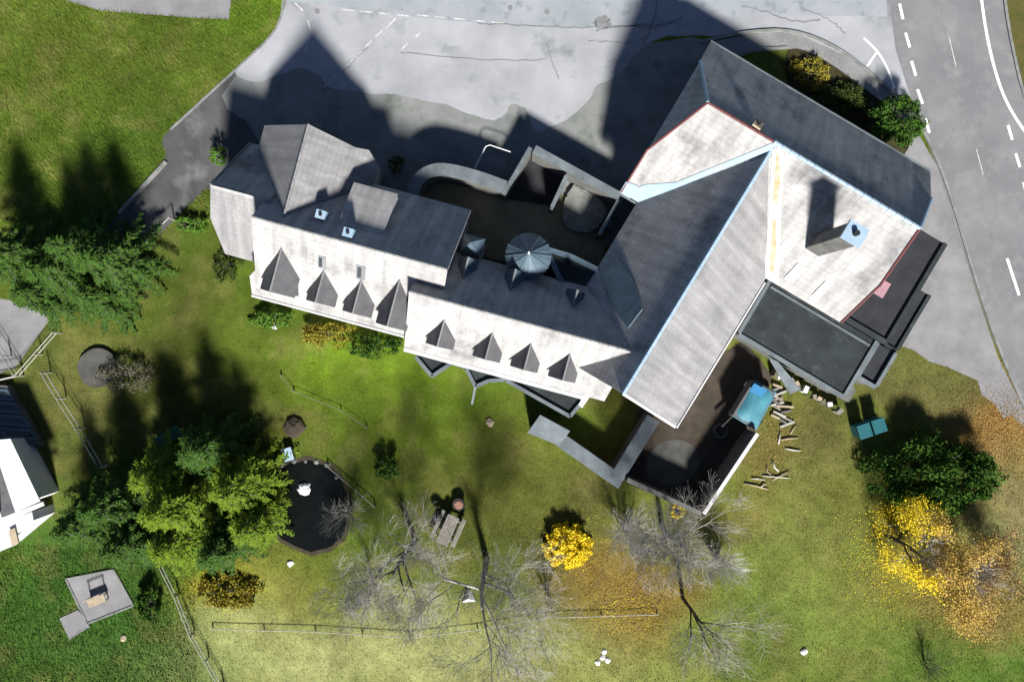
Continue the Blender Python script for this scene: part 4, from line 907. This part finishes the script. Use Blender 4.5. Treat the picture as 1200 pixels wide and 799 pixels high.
tr1, _ = bare_tree(570, 655, 11.0, .2, 'tall bare grey tree over the white cloth shelter', 61, (.0, -.14), 5, 4, 'twig', spread=.68, tm='twig')
bare_tree(487, 632, 8.5, .17, 'leaning bare grey tree near the picnic table', 62, (-.15, -.1), 5, 4, 'twig', spread=.66)
bare_tree(776, 618, 9.0, .17, 'dark trunked bare tree beside the amber tuft', 63, (.02, -.14), 5, 4, 'twig', spread=.66)
bare_tree(800, 700, 7.5, .12, 'slim bare tree with pale twigs at lawn edge', 64, (.1, -.1), 4, 4, 'twig')
bare_tree(440, 690, 6.0, .09, 'slim bare sapling above the long rail fence', 68, (-.2, .0), 4, 4, 'twig')
bare_shrub(733, 620, 2.6, 1.3, 'pale leafless shrub between yellow bush and dark trunk', 65, 40)
bare_shrub(408, 600, 2.2, 1.2, 'leafless twiggy shrub leaning over the pond', 66, 24, 'twig')
bare_shrub(838, 652, 2.4, 1.2, 'pale leafless shrub on the right lawn edge', 67, 40)
bare_shrub(1082, 776, 1.4, .7, 'small dark leafless shrub on bright bottom lawn', 69, 12, 'bark')
bare_shrub(640, 690, 2.0, 1.2, 'sparse leafless shrub right of white shelter', 70, 14, 'twig')
# two turning trees on the right
def turning(x, y, h, lab, seed, nleaf, lean, m='amber', m2='yellow', cut=.5, frac=1):
    t, tips = bare_tree(x, y, h, .14, lab, seed, lean, 4, 4, 'twig', 'turning_tree', .95, up=.0)
    rs = np.random.default_rng(seed + 1); T = np.array([list(p) for p in tips]); c = T.mean(0); dd = np.linalg.norm((T - c)[:, :2], axis=1)
    for mm, sel in ((m2, (T[:, 0] < c[0] + .3)), (m, (T[:, 0] >= c[0] + .3))):
        keep = T[sel & (dd > np.quantile(dd, cut))]
        idx = rs.integers(0, len(keep), nleaf); p = keep[idx] + rs.normal(size=(nleaf, 3)) * [.22, .22, .18]; p[:, 2] = np.maximum(p[:, 2], .1)
        V, F = leaf_quads(p, .048, rs, .8); np_mesh('leaves', V, F, M[mm], t)
turning(1040, 628, 5.0, 'turning tree with bright yellow rim of leaves and bare middle', 71, 9000, (.1, -.05), 'amber')
turning(1108, 662, 5.0, 'sparse amber turning tree below the dark evergreen shrub', 72, 11000, (.2, -.1), 'litter', 'amber')

# leaf litter, meadow grass and lawn blades
def scatter(name, blobs, m, size, lab):
    Vs, Fs, n0 = [], [], 0
    for x, y, rx, ry, n in blobs:
        px = x + nr.normal(size=n) * rx * .55; py_ = y + nr.normal(size=n) * ry * .55
        p = np.stack([(px - 600) * S0, (399.5 - py_) * S0, .03 + .03 * nr.random(n)], 1); V, F = leaf_quads(p, size, nr, 1.2); Vs.append(V); Fs.append(F + n0); n0 += len(V)
    np_mesh(name, np.concatenate(Vs), np.concatenate(Fs), M[m], kind='stuff', label=lab, cat='leaves')
scatter('leaf_litter', [(740,705,45,35,3500),(1140,715,70,40,5000),(1168,505,60,45,7000),(700,660,50,40,900),(900,520,40,50,900)], 'litter', .032, 'brown and orange fallen leaves lying under the trees')
scatter('fallen_yellow_leaves', [(1050,650,60,55,2600),(735,715,40,25,900),(668,640,40,36,500),(265,690,40,25,900)], 'yellow', .032, 'bright yellow fallen leaves round the turning trees')
N = 520000
gx = nr.uniform(-31, 31, N); gy = nr.uniform(-21, 21, N); px = gx / S0 + 600; py_ = 399.5 - gy / S0
bad = np.zeros(N, bool)
BLD = [[(250,200),(440,190),(560,270),(760,300),(880,90),(1090,230),(1120,300),(1000,470),(880,400),(800,500),(720,470),(690,480),(480,440),(300,350)], PO, PQ, PS, [(480,190),(740,200),(740,320),(480,290)], [(-60,500),(40,510),(80,580),(-60,660)]]
for poly in HARD + BLD: bad |= inside(px, py_, poly)
gx, gy = gx[~bad], gy[~bad]; px = px[~bad]; py_ = py_[~bad]; n = len(gx)
meadow = ((px < 330) & (py_ < 260)) | ((px < 230) & (py_ > 640)) 
hgt = np.where(meadow, nr.uniform(.06, .17, n), nr.uniform(.02, .06, n)); a = nr.uniform(0, 6.283, n); wv = np.where(meadow, .02, .02)
ln = hgt * nr.uniform(.4, 1.1, n); base = np.stack([gx, gy, np.zeros(n)], 1); sd = np.stack([-np.sin(a), np.cos(a), 0 * a], 1) * wv[:, None]
la = a * .35 + .6; tip = base + np.stack([np.cos(la) * ln, np.sin(la) * ln, hgt], 1)
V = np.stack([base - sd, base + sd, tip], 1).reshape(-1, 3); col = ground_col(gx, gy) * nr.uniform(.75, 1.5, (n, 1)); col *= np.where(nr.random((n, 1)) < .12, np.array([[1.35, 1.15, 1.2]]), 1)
np_mesh('grass', V, np.arange(3 * n).reshape(n, 3), M['blade'], kind='stuff', label='short grass blades covering lawn and meadow', cat='grass', col=np.repeat(col, 3, 0))
